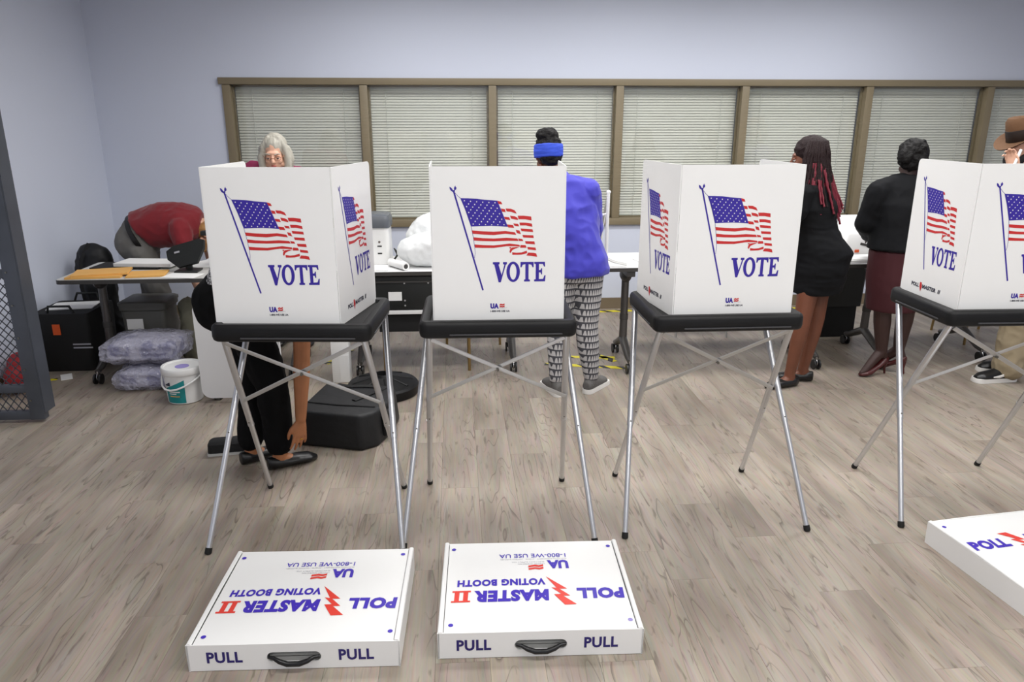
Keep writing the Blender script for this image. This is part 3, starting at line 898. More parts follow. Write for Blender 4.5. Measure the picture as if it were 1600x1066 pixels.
case(2.318, 2.43, 187.0, 'flat white carrying case cut off by the right picture edge, lettering the right way up')

# ================================================================== TABLES
def caster(t, p, r=0.035):
    x, y, z = p
    w = obj('caster', MB().path([(x - 0.024, y, r), (x - 0.012, y, r)], r, 16).path([(x + 0.012, y, r), (x + 0.024, y, r)], r, 16), 'caster', t)
    obj('caster_fork', MB().ell((x, y + 0.005, r + 0.014), (0.012, 0.03, 0.028)).tube((x, y, r), (x, y, z), 0.009), 'chrome', w)

def flip_table(name, label, x0, x1, y0, y1, legs, top='table_white', zt=0.74, feet=True, dy=0.0):
    cx, cy = (x0 + x1) / 2, (y0 + y1) / 2
    t = thing(name, label, 'table', (cx, cy, 0))
    out = rrect(x1 - x0, y1 - y0, 0.03, 4, cx, cy)
    tt = obj('table_top', MB().loft([[(a, b, zt - 0.026) for a, b in out], [(a, b, zt) for a, b in out]]), top, t)
    o2 = rrect(x1 - x0 + 0.006, y1 - y0 + 0.006, 0.033, 4, cx, cy); o1 = rrect(x1 - x0 - 0.004, y1 - y0 - 0.004, 0.03, 4, cx, cy)
    obj('edge_band', MB().loft([[(a, b, zt - 0.028) for a, b in o1], [(a, b, zt - 0.028) for a, b in o2], [(a, b, zt - 0.003) for a, b in o2], [(a, b, zt - 0.003) for a, b in o1]], cap=False, closed=True), 'edge_dark', tt)
    ym = cy + dy
    for lx in legs:
        mb = MB()
        mb.path([(lx, ym, zt - 0.07), (lx, ym, 0.36), (lx, ym + 0.005, 0.17)], [0.027, 0.027, 0.03], 14)
        l = obj('leg', mb, 'leg_metal', t)
        obj('bracket', MB().box((lx, ym, zt - 0.048), (0.06, 0.34, 0.04), ch=0.006).ell((lx, ym, zt - 0.085), (0.04, 0.09, 0.05)), 'edge_dark', l)
        obj('foot_bar', MB().path([(lx, ym - 0.25, 0.085), (lx, ym - 0.19, 0.10), (lx, ym - 0.08, 0.15), (lx, ym, 0.185), (lx, ym + 0.08, 0.15), (lx, ym + 0.19, 0.10), (lx, ym + 0.25, 0.085)], [0.018, 0.024, 0.028, 0.032, 0.028, 0.024, 0.018], 12), 'leg_metal', l)
        obj('collar', MB().path([(lx, ym, 0.33), (lx, ym, 0.37)], 0.031, 14), 'edge_dark', l)
        for s in (-1, 1): caster(t, (lx, ym + s * 0.25, 0.09))
    obj('stretcher', MB().box(((legs[0] + legs[-1]) / 2, ym + 0.19, zt - 0.06), (abs(legs[-1] - legs[0]) - 0.04, 0.03, 0.045), ch=0.004), 'leg_metal', t)
    return t

flip_table('training_table', 'grey flip-top table covered with envelopes and papers in the far left corner', -2.54, -1.02, 4.84, 5.46, [-2.43, -1.14], 'table_grey', dy=0.06)
flip_table('training_table', 'white flip-top table holding the white machine and plastic sacks behind the booths', -0.84, 0.50, 4.96, 5.56, [-0.69, 0.38], 'table_white')
flip_table('training_table', 'white flip-top table with the folding frame standing on its left end', 0.99, 2.62, 4.98, 5.58, [1.19, 2.54], 'table_white', dy=-0.12)
flip_table('training_table', 'white flip-top table with papers between the black dress and the burgundy skirt', 2.68, 3.96, 5.0, 5.62, [3.06, 3.84], 'table_white', dy=-0.06)

# the flipped-up table: its top stands on edge behind the bending woman
t = thing('folded_table', 'white table top standing on its edge beside the white bucket', 'table', (-1.36, 4.56, 0))
out = rrect(0.50, 0.62, 0.06, 6, -1.36, 0.345)
p = obj('table_top', MB().loft([[(a, 4.53, b) for a, b in out], [(a, 4.556, b) for a, b in out]]), 'table_white', t)
for lx in (-1.54, -1.18):
    l = obj('leg', MB().path([(lx, 4.60, 0.60), (lx, 4.60, 0.16), (lx, 4.60, 0.09)], [0.022, 0.022, 0.026], 12).path([(lx, 4.61, 0.068), (lx, 4.66, 0.10), (lx, 4.84, 0.085)], 0.018, 10), 'leg_metal', t)
    obj('bracket', MB().box((lx, 4.575, 0.52), (0.05, 0.04, 0.12), ch=0.004), 'edge_dark', l)
    for yy in (4.61, 4.84): caster(t, (lx, yy, 0.07), 0.03)

# ================================================================== ON THE LEFT TABLE
def sheet(name, label, cat, c, w, d, z, rz, mat, t=0.002, curl=0.0, group=None, parent=None):
    n = 7; vs = []; fs = []
    for j in range(n):
        for i in range(n):
            a, b = -1 + 2 * i / (n - 1), -1 + 2 * j / (n - 1)
            vs.append((a * w / 2, b * d / 2, curl * max(0, a * b + 0.2 * a) ** 2))
    for j in range(n - 1):
        for i in range(n - 1): fs.append((j * n + i, j * n + i + 1, (j + 1) * n + i + 1, (j + 1) * n + i))
    me = bpy.data.meshes.new(name); k = len(vs)
    edge = [i for i in range(n)] + [n * j + n - 1 for j in range(1, n)] + [n * (n - 1) + i for i in range(n - 2, -1, -1)] + [n * j for j in range(n - 2, 0, -1)]
    vs2 = vs + [(x, y, h + t) for x, y, h in vs]
    fs2 = [f[::-1] for f in fs] + [tuple(q + k for q in f) for f in fs] + [(a, b, b + k, a + k) for a, b in zip(edge, edge[1:] + edge[:1])]
    me.from_pydata(vs2, [], fs2); fix_normals(me); me.materials.append(MATS[mat]); smooth_by_angle(me, 30)
    o = bpy.data.objects.new(name, me); COL.objects.link(o); o.location = (c[0], c[1], z); o.rotation_euler = (0, 0, R(rz))
    MW[o.name] = Matrix.Translation((c[0], c[1], z)) @ Matrix.Rotation(R(rz), 4, 'Z')
    if label: tag(o, label, cat, group)
    return o

TZ = 0.741
sheet('envelope', 'manila envelope lying lowest, at the left end of the grey table', 'envelope', (-2.33, 4.98), 0.33, 0.24, TZ, 6, 'manila', 0.012)
e2 = sheet('envelope', 'manila envelope lying on top of another at the left end of the grey table', 'envelope', (-2.31, 4.99), 0.33, 0.21, TZ + 0.0125, 14, 'manila', 0.012)
sheet('envelope', 'thin yellow manila envelope beside the black folder, right of the stacked pair', 'envelope', (-2.02, 4.98), 0.23, 0.19, TZ, 10, 'manila', 0.01)
f1 = sheet('folder', 'black folder under a white paper stack on the grey table', 'folder', (-2.24, 5.27), 0.46, 0.22, TZ, -4, 'black_fabric', 0.012)
sheet('paper_stack', 'large white paper stack lying across the black folder', 'paper', (-2.12, 5.28), 0.40, 0.20, TZ + 0.013, -8, 'paper', 0.022)
sheet('paper', 'curled white sheet behind the black tablet stand', 'paper', (-1.80, 5.32), 0.22, 0.24, TZ, 12, 'paper', 0.003, 0.05)
sheet('paper', 'white sheet lying in front of the black tablet stand', 'paper', (-1.78, 4.92), 0.22, 0.15, TZ, -10, 'paper', 0.002)

t = thing('tablet_stand', 'black angular tablet stand leaning back on the grey table', 'stand', (-1.79, 5.06, TZ))
rm = Matrix.Rotation(R(-14), 3, 'Y') @ Matrix.Rotation(R(-28), 3, 'X')
mb = MB(); out = [(-0.13, 0.0), (-0.07, -0.07), (0.06, -0.07), (0.12, 0.02), (0.13, 0.075), (0.10, 0.09), (-0.08, 0.085), (-0.13, 0.06)]
rings = [[Vector((-1.79, 5.08, TZ + 0.105)) + rm @ Vector((a, y, b)) for a, b in out] for y in (-0.012, 0.012)]
pn = obj('screen_back', MB().loft(rings), 'black_hard', t)
obj('logo_plate', MB().box(Vector((-1.79, 5.08, TZ + 0.105)) + rm @ Vector((-0.06, -0.0135, 0.035)), (0.035, 0.003, 0.012), rm), 'ink_grey', pn)
obj('foot', MB().box((-1.79, 5.07, TZ + 0.006), (0.15, 0.12, 0.012), ch=0.003), 'black_hard', t)
obj('post', MB().box((-1.79, 5.09, TZ + 0.04), (0.04, 0.025, 0.07), ch=0.004), 'black_hard', t)
t = thing('hand_scanner', 'black handset lying across the top of the clear plastic sack', 'scanner', (-1.60, 5.18, 0.97))
obj('handle', MB().path([(-1.68, 5.16, 0.985), (-1.60, 5.17, 0.99), (-1.50, 5.18, 0.985)], [0.018, 0.014, 0.016], 10), 'black_hard', t)
obj('head', MB().box((-1.69, 5.16, 0.982), (0.04, 0.05, 0.03), ch=0.006), 'black_hard', t)

def sack(name, label, c, r, mat, seed, wr=0.03, vox=0.012, extra=()):
    mb = MB().ell(c, r)
    for e in extra: mb.ell(*e)
    me = blob(mb, vox, 4, wr, 9.0, name=name)
    zb = c[2] - r[2] * 0.86
    off = Vector((seed * 3.1, seed, 0))
    def dsp(co, no):
        co = co + no * (0.35 * wr * noise.noise(co * 26 + off))
        if co.z < zb: co.z = zb + (co.z - zb) * 0.02
        return co
    displace(me, dsp)
    o = bobj(name, me, mat, None)
    base_origin(o)
    return tag(o, label, 'plastic bag')

sack('plastic_sack', 'clear crinkled plastic sack behind the black tablet stand', (-1.56, 5.26, 0.845), (0.15, 0.11, 0.122), 'film_thin', 1, 0.03)
# dark coat slumped behind the left end of the table
me = blob(MB().ell((-2.76, 5.86, 0.64), (0.14, 0.10, 0.17)).cap((-2.76, 5.88, 0.55), (-2.75, 5.88, 0.13), 0.11, 0.12), 0.012, 4, 0.03, 7, name='backpack')
bp = thing('backpack', 'dark grey backpack propped behind the left end of the grey table', 'backpack', (-2.75, 5.88, 0))
bobj('pouch', me, 'bag_nylon', bp)
obj('strap', MB().path([(-2.82, 5.77, 0.3), (-2.83, 5.75, 0.5), (-2.81, 5.76, 0.70), (-2.76, 5.82, 0.82)], 0.014, 8, flat=((0, 1, 0), 0.3)), 'black_fabric', bp)

# ================================================================== FLOOR, LEFT CORNER
t = thing('storage_bin', 'tall grey plastic bin with a white label under the table', 'bin', (-2.215, 5.41, 0))
mb = MB(); 
rings = [[(a, b, z) for a, b in rrect(w, d, 0.03, 4, -2.215, 5.41)] for w, d, z in ((0.27, 0.24, 0.0), (0.30, 0.27, 0.42), (0.32, 0.29, 0.43), (0.32, 0.29, 0.46))]
obj('body', MB().loft(rings), 'grey_plastic', t)
obj('lid', MB().loft([[(a, b, z) for a, b in rrect(0.33 - k, 0.30 - k, 0.03, 4, -2.215, 5.41)] for z, k in ((0.461, 0), (0.48, 0), (0.49, 0.03))]), 'grey_plastic', t)
obj('label_card', MB().box((-2.27, 5.267, 0.33), (0.11, 0.003, 0.075)), 'paper', t)
me = blob(MB().ell((-1.93, 5.40, 0.42), (0.08, 0.08, 0.08)).cap((-1.93, 5.39, 0.38), (-1.93, 5.39, 0.16), 0.07, 0.08).ell((-1.93, 5.40, 0.08), (0.095, 0.10, 0.08)), 0.012, 4, 0.035, 8, name='duffel_bag')
o = tag(base_origin(bobj('duffel_bag', me, 'olive', None)), 'rumpled olive canvas bag slumped beside the grey bin', 'bag')

t = thing('tote_case', 'black tote case with an orange tag against the left wall', 'case', (-2.74, 5.45, 0))
mb = MB(); rings = [[(a, b, z) for a, b in rrect(w, d, 0.03, 4, -2.765, 5.45)] for w, d, z in ((0.36, 0.40, 0.0), (0.37, 0.41, 0.02), (0.39, 0.43, 0.40), (0.38, 0.42, 0.42))]
bd = obj('body', MB().loft(rings), 'black_fabric', t)
obj('orange_tag', MB().box((-2.79, 5.232, 0.31), (0.05, 0.006, 0.075)), 'orange', t)
for sx in (-1, 1):
    obj('handle', MB().path([(-2.765 - 0.10, 5.47 + sx * 0.19, 0.38), (-2.765 - 0.07, 5.47 + sx * 0.21, 0.47), (-2.765 + 0.07, 5.47 + sx * 0.21, 0.47), (-2.765 + 0.10, 5.47 + sx * 0.19, 0.38)], 0.009, 8), 'black_hard', t)
for zz, x0, x1 in ((0.20, -2.70, -2.58), (0.175, -2.70, -2.57)):
    obj('white_lettering', MB().box(((x0 + x1) / 2, 5.2395, zz), (x1 - x0, 0.003, 0.010), (0, 0, 0)), 'ink_grey', bd)
sheet('paper', 'white sheets lying on top of the black tote case', 'paper', (-2.765, 5.47), 0.30, 0.22, 0.422, 8, 'paper', 0.006)
tg = sheet('card', 'small white card on the floor in front of the black tote case', 'card', (-2.72, 5.12), 0.07, 0.13, 0.0, 28, 'paper', 0.003)
me = blob(MB().ell((-2.86, 4.86, 0.11), (0.085, 0.15, 0.115)).ell((-2.86, 4.86, 0.20), (0.06, 0.10, 0.06)), 0.01, 4, 0.02, 8, name='red_bag')
for v in me.vertices: v.co.z = max(v.co.z, 0.002)
tag(base_origin(bobj('red_bag', me, 'red_bag', None)), 'red bag on the floor behind the steel mesh gate', 'bag')

# two packs wrapped in polythene, stacked
def pack(c, d, label, seed, group='plastic-wrapped packs on the floor'):
    t = thing('wrapped_pack', label, 'pack', (c[0], c[1], c[2] - d[2] / 2), 0, group)
    bm = bmesh.new(); bmesh.ops.create_cube(bm, size=1)
    bmesh.ops.subdivide_edges(bm, edges=bm.edges[:], cuts=13, use_grid_fill=True)
    inner = bm.copy()
    for b, k, amp in ((inner, 0.86, 0.012), (bm, 1.0, 0.03)):
        for v in b.verts:
            p = v.co.copy(); r = max(abs(p.x), abs(p.y)) * 2
            q = Vector((p.x * d[0], p.y * d[1], p.z * d[2] * (1 - 0.45 * r ** 4))) * k
            nn = noise.noise(q * 16 + Vector((seed, 0, 0))) * 0.6 + (0.5 - abs(noise.noise(q * 30 + Vector((0, seed, 0)))))
            v.co = q + Vector((p.x, p.y, p.z * 0.6)).normalized() * amp * nn
            v.co.z = max(v.co.z, -d[2] / 2)
    for b, nm, mt in ((inner, 'contents', 'wrapped_paper'), (bm, 'film', 'film')):
        me = bpy.data.meshes.new(nm); b.to_mesh(me); b.free(); me.transform(Matrix.Translation(c))
        obj(nm, me, mt, t, 80)
    return t
pack((-2.04, 4.92, 0.078), (0.40, 0.30, 0.16), 'plastic-wrapped pack resting on the floor, lower of the two stacked packs', 3)
pack((-2.07, 4.95, 0.262), (0.47, 0.33, 0.17), 'large plastic-wrapped pack lying on top of a smaller one', 8)

# wipes bucket
t = thing('wipes_bucket', 'white plastic bucket with a teal label and wire handle', 'bucket', (-1.745, 4.62, 0))
c = (-1.745, 4.62, 0)
bd = obj('body', MB().lathe(c, [(0.096, 0.0), (0.104, 0.006), (0.117, 0.19), (0.121, 0.192), (0.121, 0.20), (0.115, 0.205)], 36), 'white_plastic', t)
ld = obj('lid', MB().lathe(c, [(0.123, 0.190), (0.127, 0.196), (0.127, 0.226), (0.122, 0.234), (0.108, 0.234), (0.104, 0.228), (0.0005, 0.228)], 36), 'white_plastic', t)
obj('lid_sticker', MB().lathe((-1.738, 4.60, 0), [(0.042, 0.2285), (0.042, 0.2302), (0.0005, 0.2302)], 24), 'lilac', ld)
def wrap(a0, a1, z0, z1, mat, name, slope=0.0, lift=0.0012):
    mb = MB(); n = 16; rg = []
    for k in range(n + 1):
        a = R(a0 + (a1 - a0) * k / n); f = k / n
        rb = 0.104 + (0.117 - 0.104) * (z0 - 0.006) / 0.184 + lift; zt = z1 - slope * (1 - f)
        rt = 0.104 + (0.117 - 0.104) * (zt - 0.006) / 0.184 + lift
        rg.append([(c[0] + rb * cos(a), c[1] + rb * sin(a), z0), (c[0] + rt * cos(a), c[1] + rt * sin(a), zt)])
    vs = [p for r in rg for p in r]
    mb.add(vs, [(2 * k, 2 * k + 2, 2 * k + 3, 2 * k + 1) for k in range(n)])
    return obj(name, mb, mat, bd, 0)
wrap(222, 290, 0.012, 0.165, 'teal', 'teal_label', 0.06)
wrap(236, 274, 0.083, 0.091, 'ink_white', 'white_lettering', 0, 0.002)
wrap(236, 262, 0.071, 0.077, 'ink_white', 'white_lettering', 0, 0.002)
wrap(238, 272, 0.054, 0.060, 'manila', 'yellow_lettering', 0, 0.002)
wrap(222, 244, 0.125, 0.150, 'ink_dark', 'dark_lettering', 0.02, 0.002)
hp = [Vector((c[0] + 0.127 * cos(R(a)), c[1] + 0.127 * sin(R(a)), 0)) for a in (178, 190, 210, 230, 250, 270, 290, 310, 330, 350, 362)]
hz = [0.185, 0.15, 0.118, 0.104, 0.104, 0.112, 0.128, 0.148, 0.165, 0.18, 0.188]
obj('handle', MB().path([(p.x, p.y - 0.004, z) for p, z in zip(hp, hz)], 0.006, 8), 'white_plastic', t)

# steel mesh gate at the left picture edge
t = thing('mesh_gate', 'dark steel gate of expanded mesh by the left picture edge', 'gate', (-2.68, 4.31, 0))
GX0, GX1, GY = -2.93, -2.44, 4.31
for gx, w in ((GX0 + 0.025, 0.05), (GX1 - 0.04, 0.08)):
    ps = obj('post', MB().box((gx, GY, 1.06), (w, 0.05, 2.08), ch=0.003), 'dark_steel', t)
    if gx > -2.6:
        obj('flange', MB().box((gx + 0.044, GY + 0.035, 1.07), (0.008, 0.11, 2.02)), 'dark_steel', ps)
        for k in range(11):
            obj('rivet', MB().path([(gx - 0.02, GY - 0.025, 0.14 + 0.19 * k), (gx - 0.02, GY - 0.029, 0.14 + 0.19 * k)], 0.006, 8), 'bolt', ps)
for gz, h in ((0.045, 0.05), (0.21, 0.045), (0.89, 0.045), (1.09, 0.045), (2.06, 0.05)):
    obj('rail', MB().box(((GX0 + GX1) / 2 - 0.02, GY, gz), (GX1 - GX0 - 0.08, 0.04, h), ch=0.003), 'dark_steel', t)
def mesh_panel(z0, z1):
    """expanded metal: staggered diamonds of flat strands"""
    mb = MB(); x0, x1 = GX0 + 0.05, GX1 - 0.08; dx, dz = 0.022, 0.05
    nx = int((x1 - x0) / dx); nz = int((z1 - z0) / (dz / 2))
    dx = (x1 - x0) / nx; dh = (z1 - z0) / nz
    for j in range(nz):
        for i in range(nx):
            xa, xb = x0 + i * dx, x0 + (i + 1) * dx
            za, zb = z0 + j * dh, z0 + (j + 1) * dh
            if (i + j) % 2: za, zb = zb, za
            d = Vector((xb - xa, 0, zb - za)); n = Vector((-d.z, 0, d.x)).normalized() * 0.0022
            a, b = Vector((xa, GY, za)), Vector((xb, GY, zb)); y = Vector((0, 0.0025, 0))
            mb.add([a - n - y, b - n - y, b + n - y, a + n - y, a - n + y, b - n + y, b + n + y, a + n + y],
                   [(0, 1, 2, 3), (7, 6, 5, 4), (0, 4, 5, 1), (3, 2, 6, 7)])
    o = obj('wire_mesh', mb, 'dark_steel', t, 0); o['kind'] = 'stuff'
mesh_panel(0.07, 0.19); mesh_panel(0.232, 0.868); mesh_panel(1.112, 2.035)

# ================================================================== FLOOR, BEHIND THE FIRST BOOTH
t = thing('equipment_bag', 'large black soft equipment bag lying flat behind the leftmost booth', 'bag', (-0.66, 4.02, 0), R(-14))
out = [(-0.20, -0.22), (0.19, -0.24), (0.26, -0.16), (0.28, 0.02), (0.25, 0.24), (-0.22, 0.26)]
bm = bmesh.new()
vb = [bm.verts.new((a, b, 0.0)) for a, b in out]; f = bm.faces.new(vb)
ex = bmesh.ops.extrude_face_region(bm, geom=[f])
for v in ex['geom']:
    if isinstance(v, bmesh.types.BMVert): v.co.z = 0.20; v.co.x *= 0.94; v.co.y *= 0.94
bmesh.ops.bevel(bm, geom=bm.edges[:], offset=0.022, segments=3, affect='EDGES', profile=0.6)
bmesh.ops.recalc_face_normals(bm, faces=bm.faces[:])
me = bpy.data.meshes.new('bag_body'); bm.to_mesh(me); bm.free()
bd = obj('bag_body', me, 'bag_nylon', t, 50, world=False)
obj('flap_seam', MB().path([(-0.20, -0.08, 0.202), (0.0, -0.10, 0.203), (0.22, -0.09, 0.201)], 0.006, 6), 'black_fabric', bd, world=False)
obj('strap', MB().path([(-0.12, 0.22, 0.203), (-0.03, 0.19, 0.207), (0.06, 0.21, 0.207), (0.2, 0.22, 0.203)], 0.017, 8, flat=((0, 0, 1), 0.25)), 'black_fabric', t, world=False)
obj('strap', MB().path([(0.17, 0.20, 0.203), (0.12, 0.08, 0.207), (0.07, -0.02, 0.204)], 0.017, 8, flat=((0, 0, 1), 0.25)), 'black_fabric', t, world=False)
obj('side_pocket', MB().box((0.272, -0.02, 0.10), (0.02, 0.16, 0.13), ch=0.008), 'black_fabric', t, world=False)

t = thing('round_base', 'round black ribbed weight base on the floor behind the equipment bag', 'base', (-0.50, 4.66, 0))
c = (-0.50, 4.66, 0)
bd = obj('disc', MB().lathe(c, [(0.222, 0.0), (0.23, 0.012), (0.23, 0.058), (0.218, 0.072), (0.195, 0.075), (0.06, 0.112), (0.05, 0.13), (0.046, 0.13), (0.044, 0.1), (0.0005, 0.1)], 40), 'black_plastic', t)
for k in range(8):
    a = R(45 * k + 12); u = Vector((cos(a), sin(a), 0)); p0 = Vector(c) + u * 0.065 + Vector((0, 0, 0.106)); p1 = Vector(c) + u * 0.195 + Vector((0, 0, 0.074))
    obj('rib', MB().path([p0, p1], [0.007, 0.009], 8), 'black_plastic', t)

t = thing('black_pouch', 'small black pouch with a pale underside beside the bending woman\'s shoes', 'pouch', (-1.25, 3.80, 0), R(8))
obj('body', MB().loft([[(a, b, z) for a, b in rrect(0.20 - k, 0.10 - k, 0.02, 4)] for z, k in ((0.014, 0.0), (0.06, 0.005), (0.072, 0.03))]), 'black_fabric', t, world=False)
obj('sole', MB().loft([[(a, b, z) for a, b in rrect(0.205, 0.105, 0.02, 4)] for z in (0.0, 0.014)]), 'table_grey', t, world=False)

t = thing('white_carton', 'narrow white carton standing behind the equipment bag', 'carton', (-0.80, 4.92, 0))
obj('body', MB().box((-0.80, 4.92, 0.19), (0.115, 0.115, 0.38), ch=0.003), 'card_white', t)
obj('flap', MB().box((-0.775, 4.8615, 0.10), (0.06, 0.002, 0.19)), 'card_white', t)

# ================================================================== MIDDLE TABLE AND WHAT IS ON AND UNDER IT
t = thing('road_case', 'black hard equipment case with a white label under the middle table', 'case', (-0.22, 5.2, 0))
bd = obj('body', MB().box((-0.225, 5.19, 0.585), (0.68, 0.40, 0.23), ch=0.006), 'black_hard', t)
obj('lid_band', MB().box((-0.225, 5.188, 0.665), (0.69, 0.41, 0.012)), 'edge_dark', t)
obj('label_card', MB().box((-0.425, 4.9885, 0.565), (0.09, 0.003, 0.06)), 'paper', t)
for xx, zz in ((-0.36, 0.655), (-0.36, 0.535), (-0.36, 0.50), (-0.20, 0.655), (-0.20, 0.51), (0.02, 0.655)):
    obj('rivet', MB().path([(xx, 4.99, zz), (xx, 4.986, zz)], 0.006, 10), 'aluminium', bd)
obj('white_rail', MB().box((-0.225, 5.00, 0.452), (0.70, 0.03, 0.026), ch=0.003), 'white_plastic', t)
obj('white_rail', MB().box((-0.225, 5.38, 0.452), (0.70, 0.03, 0.026), ch=0.003), 'white_plastic', t)
obj('under_shade', MB().box((-0.225, 5.20, 0.37), (0.64, 0.36, 0.13), ch=0.005), 'rubber', t)  # added dark block standing in for the shade below the case
for xx in (-0.52, 0.07):
    for yy in (5.06, 5.34):
        obj('leg', MB().tube((xx, yy, 0.0), (xx, yy, 0.32), 0.011, n=8), 'brass', t)

t = thing('ballot_machine', 'white machine with a dark grey lid on the middle table', 'machine', (-0.60, 5.34, TZ))
obj('body', MB().loft([[(a, b, z) for a, b in rrect(w, 0.26, 0.03, 5, -0.595, 5.34)] for z, w in ((TZ, 0.25), (TZ + 0.02, 0.26), (TZ + 0.255, 0.25))]), 'white_plastic', t)
obj('lid', MB().loft([[(a, b, z) for a, b in rrect(0.27 - k, 0.28 - k, 0.04, 5, -0.595, 5.34)] for z, k in ((TZ + 0.256, 0.0), (TZ + 0.31, 0.0), (TZ + 0.335, 0.02), (TZ + 0.345, 0.06))]), 'grey_lid', t)
for zz, ww in ((0.13, 0.03), (0.08, 0.03)):
    obj('slot', MB().box((-0.535, 5.209, TZ + zz), (ww, 0.004, 0.008)), 'black_hard', t)
obj('lock', MB().path([(-0.535, 5.212, TZ + 0.16), (-0.535, 5.205, TZ + 0.16)], 0.008, 10), 'chrome', t)
sack('white_sack', 'bulging white plastic sack on the middle table, nearer of two', (-0.16, 5.16, 0.85), (0.26, 0.13, 0.125), 'poly_bag', 2, 0.014)
sack('white_sack', 'white plastic sack slumped behind the nearer sack on the middle table', (-0.13, 5.42, 0.895), (0.24, 0.09, 0.18), 'poly_bag', 5, 0.018)
t = thing('paper_roll', 'white paper roll lying at the front of the middle table', 'paper roll', (-0.40, 5.06, TZ))
p0, p1 = Vector((-0.46, 5.16, TZ + 0.027)), Vector((-0.345, 4.99, TZ + 0.027))
obj('paper', MB().tube(p0, p1, 0.026, n=20), 'paper', t)
obj('core', MB().tube(p1, p1 + (p1 - p0).normalized() * 0.0015, 0.016, n=16), 'edge_dark', t)
obj('power_cable', MB().path([(-0.455, 5.22, TZ + 0.012), (-0.44, 5.24, TZ + 0.03), (-0.42, 5.27, TZ + 0.06), (-0.44, 5.28, TZ + 0.1), (-0.41, 5.26, TZ + 0.07), (-0.455, 5.22, TZ + 0.012), (-0.44, 5.20, TZ + 0.01)], 0.007, 6), 'black_hard')
tag(base_origin(bpy.data.objects['power_cable']), 'black cable coiled behind the paper roll', 'cable')
sheet('paper', 'white sheets spread at the left front of the middle table', 'paper', (-0.62, 5.06), 0.30, 0.17, TZ, 5, 'paper', 0.008)
sheet('paper', 'white sheet on the right end of the middle table', 'paper', (0.30, 5.1), 0.25, 0.2, TZ, -5, 'paper', 0.004)

# white tubular folding frame
t = thing('folding_easel', 'white tubular folding frame standing beside the woman in blue', 'easel', (1.03, 5.12, TZ))
obj('tube', MB().path([(1.025, 5.06, 1.24), (1.02, 5.04, 1.0), (1.018, 5.03, TZ + 0.001)], 0.012, 10), 'white_plastic', t)
obj('tube', MB().path([(1.03, 5.08, 1.24), (1.02, 5.21, 0.98), (1.03, 5.33, TZ + 0.009)], 0.010, 10), 'brace_metal', t)
obj('crossbar', MB().path([(0.70, 5.06, 1.04), (0.90, 5.06, 1.07), (1.02, 5.05, 1.10)], 0.008, 8), 'white_plastic', t)
obj('top_cap', MB().ell((1.028, 5.07, 1.243), (0.016, 0.022, 0.014)), 'white_plastic', t)
obj('lower_arm', MB().path([(1.016, 5.03, 0.80), (1.07, 5.02, 0.775), (1.16, 5.01, 0.756)], 0.009, 8), 'brace_metal', t)
sheet('paper', 'white sheets on the table with the folding frame', 'paper', (1.42, 5.22), 0.28, 0.22, TZ, 10, 'paper', 0.006)

# folding chairs whose legs show below the booths
def chair(x, y, rz, label, mat):
    t = thing('folding_chair', label, 'chair', (x, y, 0), R(rz), 'chairs tucked behind the booths')
    obj('seat', MB().loft([[(a, b, z) for a, b in rrect(0.40 - k, 0.38 - k, 0.05, 5)] for z, k in ((0.425, 0.01), (0.43, 0), (0.45, 0), (0.46, 0.03))]), 'seat_grey', t, world=False)
    obj('backrest', MB().loft([[(a, 0.20 + y_ * 1.0, 0.70 + b) for a, b in rrect(0.40, 0.18, 0.04, 5)] for y_ in (0.0, 0.018)]), 'seat_grey', t, world=False)
    for sx in (-1, 1):
        obj('leg', MB().path([(sx * 0.21, -0.20, 0.0), (sx * 0.20, -0.17, 0.43)], 0.010, 8), mat, t, world=False)
        obj('leg', MB().path([(sx * 0.21, 0.23, 0.0), (sx * 0.20, 0.19, 0.43), (sx * 0.19, 0.21, 0.79)], 0.010, 8), mat, t, world=False)
chair(0.10, 5.86, 4, 'chair with brass-coloured legs behind the second booth from the left', 'brass')
chair(1.97, 5.94, 0, 'chair with pale legs behind the third booth from the left', 'brace_metal')
chair(4.20, 5.60, 0, 'chair with brass-coloured legs behind the rightmost booth', 'brass')

# ================================================================== RIGHT TABLE
t = thing('waste_bin', 'black bin standing on the floor under the papers of the right table', 'bin', (2.86, 5.30, 0))
t.location = (3.02, 5.66, 0); MW[t.name] = Matrix.Translation((3.02, 5.66, 0))
obj('body', MB().loft([[(a, b, z) for a, b in rrect(w, 0.22, 0.03, 5, 3.08, 5.78)] for w, z in ((0.36, 0.26), (0.40, 0.66), (0.41, 0.68))]), 'black_hard', t)
obj('stand', MB().box((3.08, 5.78, 0.13), (0.30, 0.18, 0.26), ch=0.01), 'rubber', t)
sheet('paper_stack', 'messy white paper stack on the right table beside the black dress', 'paper', (2.90, 5.14), 0.34, 0.22, TZ, 6, 'paper', 0.02)
sheet('paper', 'loose white sheet on top of the messy stack on the right table', 'paper', (2.92, 5.13), 0.28, 0.20, TZ + 0.021, -9, 'paper', 0.003)
t = thing('label_printer', 'white printer with an orange button on the right table', 'printer', (3.00, 5.42, TZ))
obj('body', MB().loft([[(a, b, z) for a, b in rrect(w, d, 0.03, 4, 3.00, 5.42)] for w, d, z in ((0.32, 0.26, TZ), (0.33, 0.27, TZ + 0.09), (0.27, 0.20, TZ + 0.16))]), 'white_plastic', t)
obj('paper_tray', MB().box((2.94, 5.50, TZ + 0.20), (0.20, 0.015, 0.16), (R(-20), 0, 0)), 'poly_bag', t)
obj('orange_button', MB().box((2.94, 5.282, TZ + 0.04), (0.03, 0.006, 0.02)), 'orange', t)
obj('dark_slot', MB().box((3.04, 5.283, TZ + 0.075), (0.16, 0.008, 0.018), (0, R(14), 0)), 'edge_dark', t)
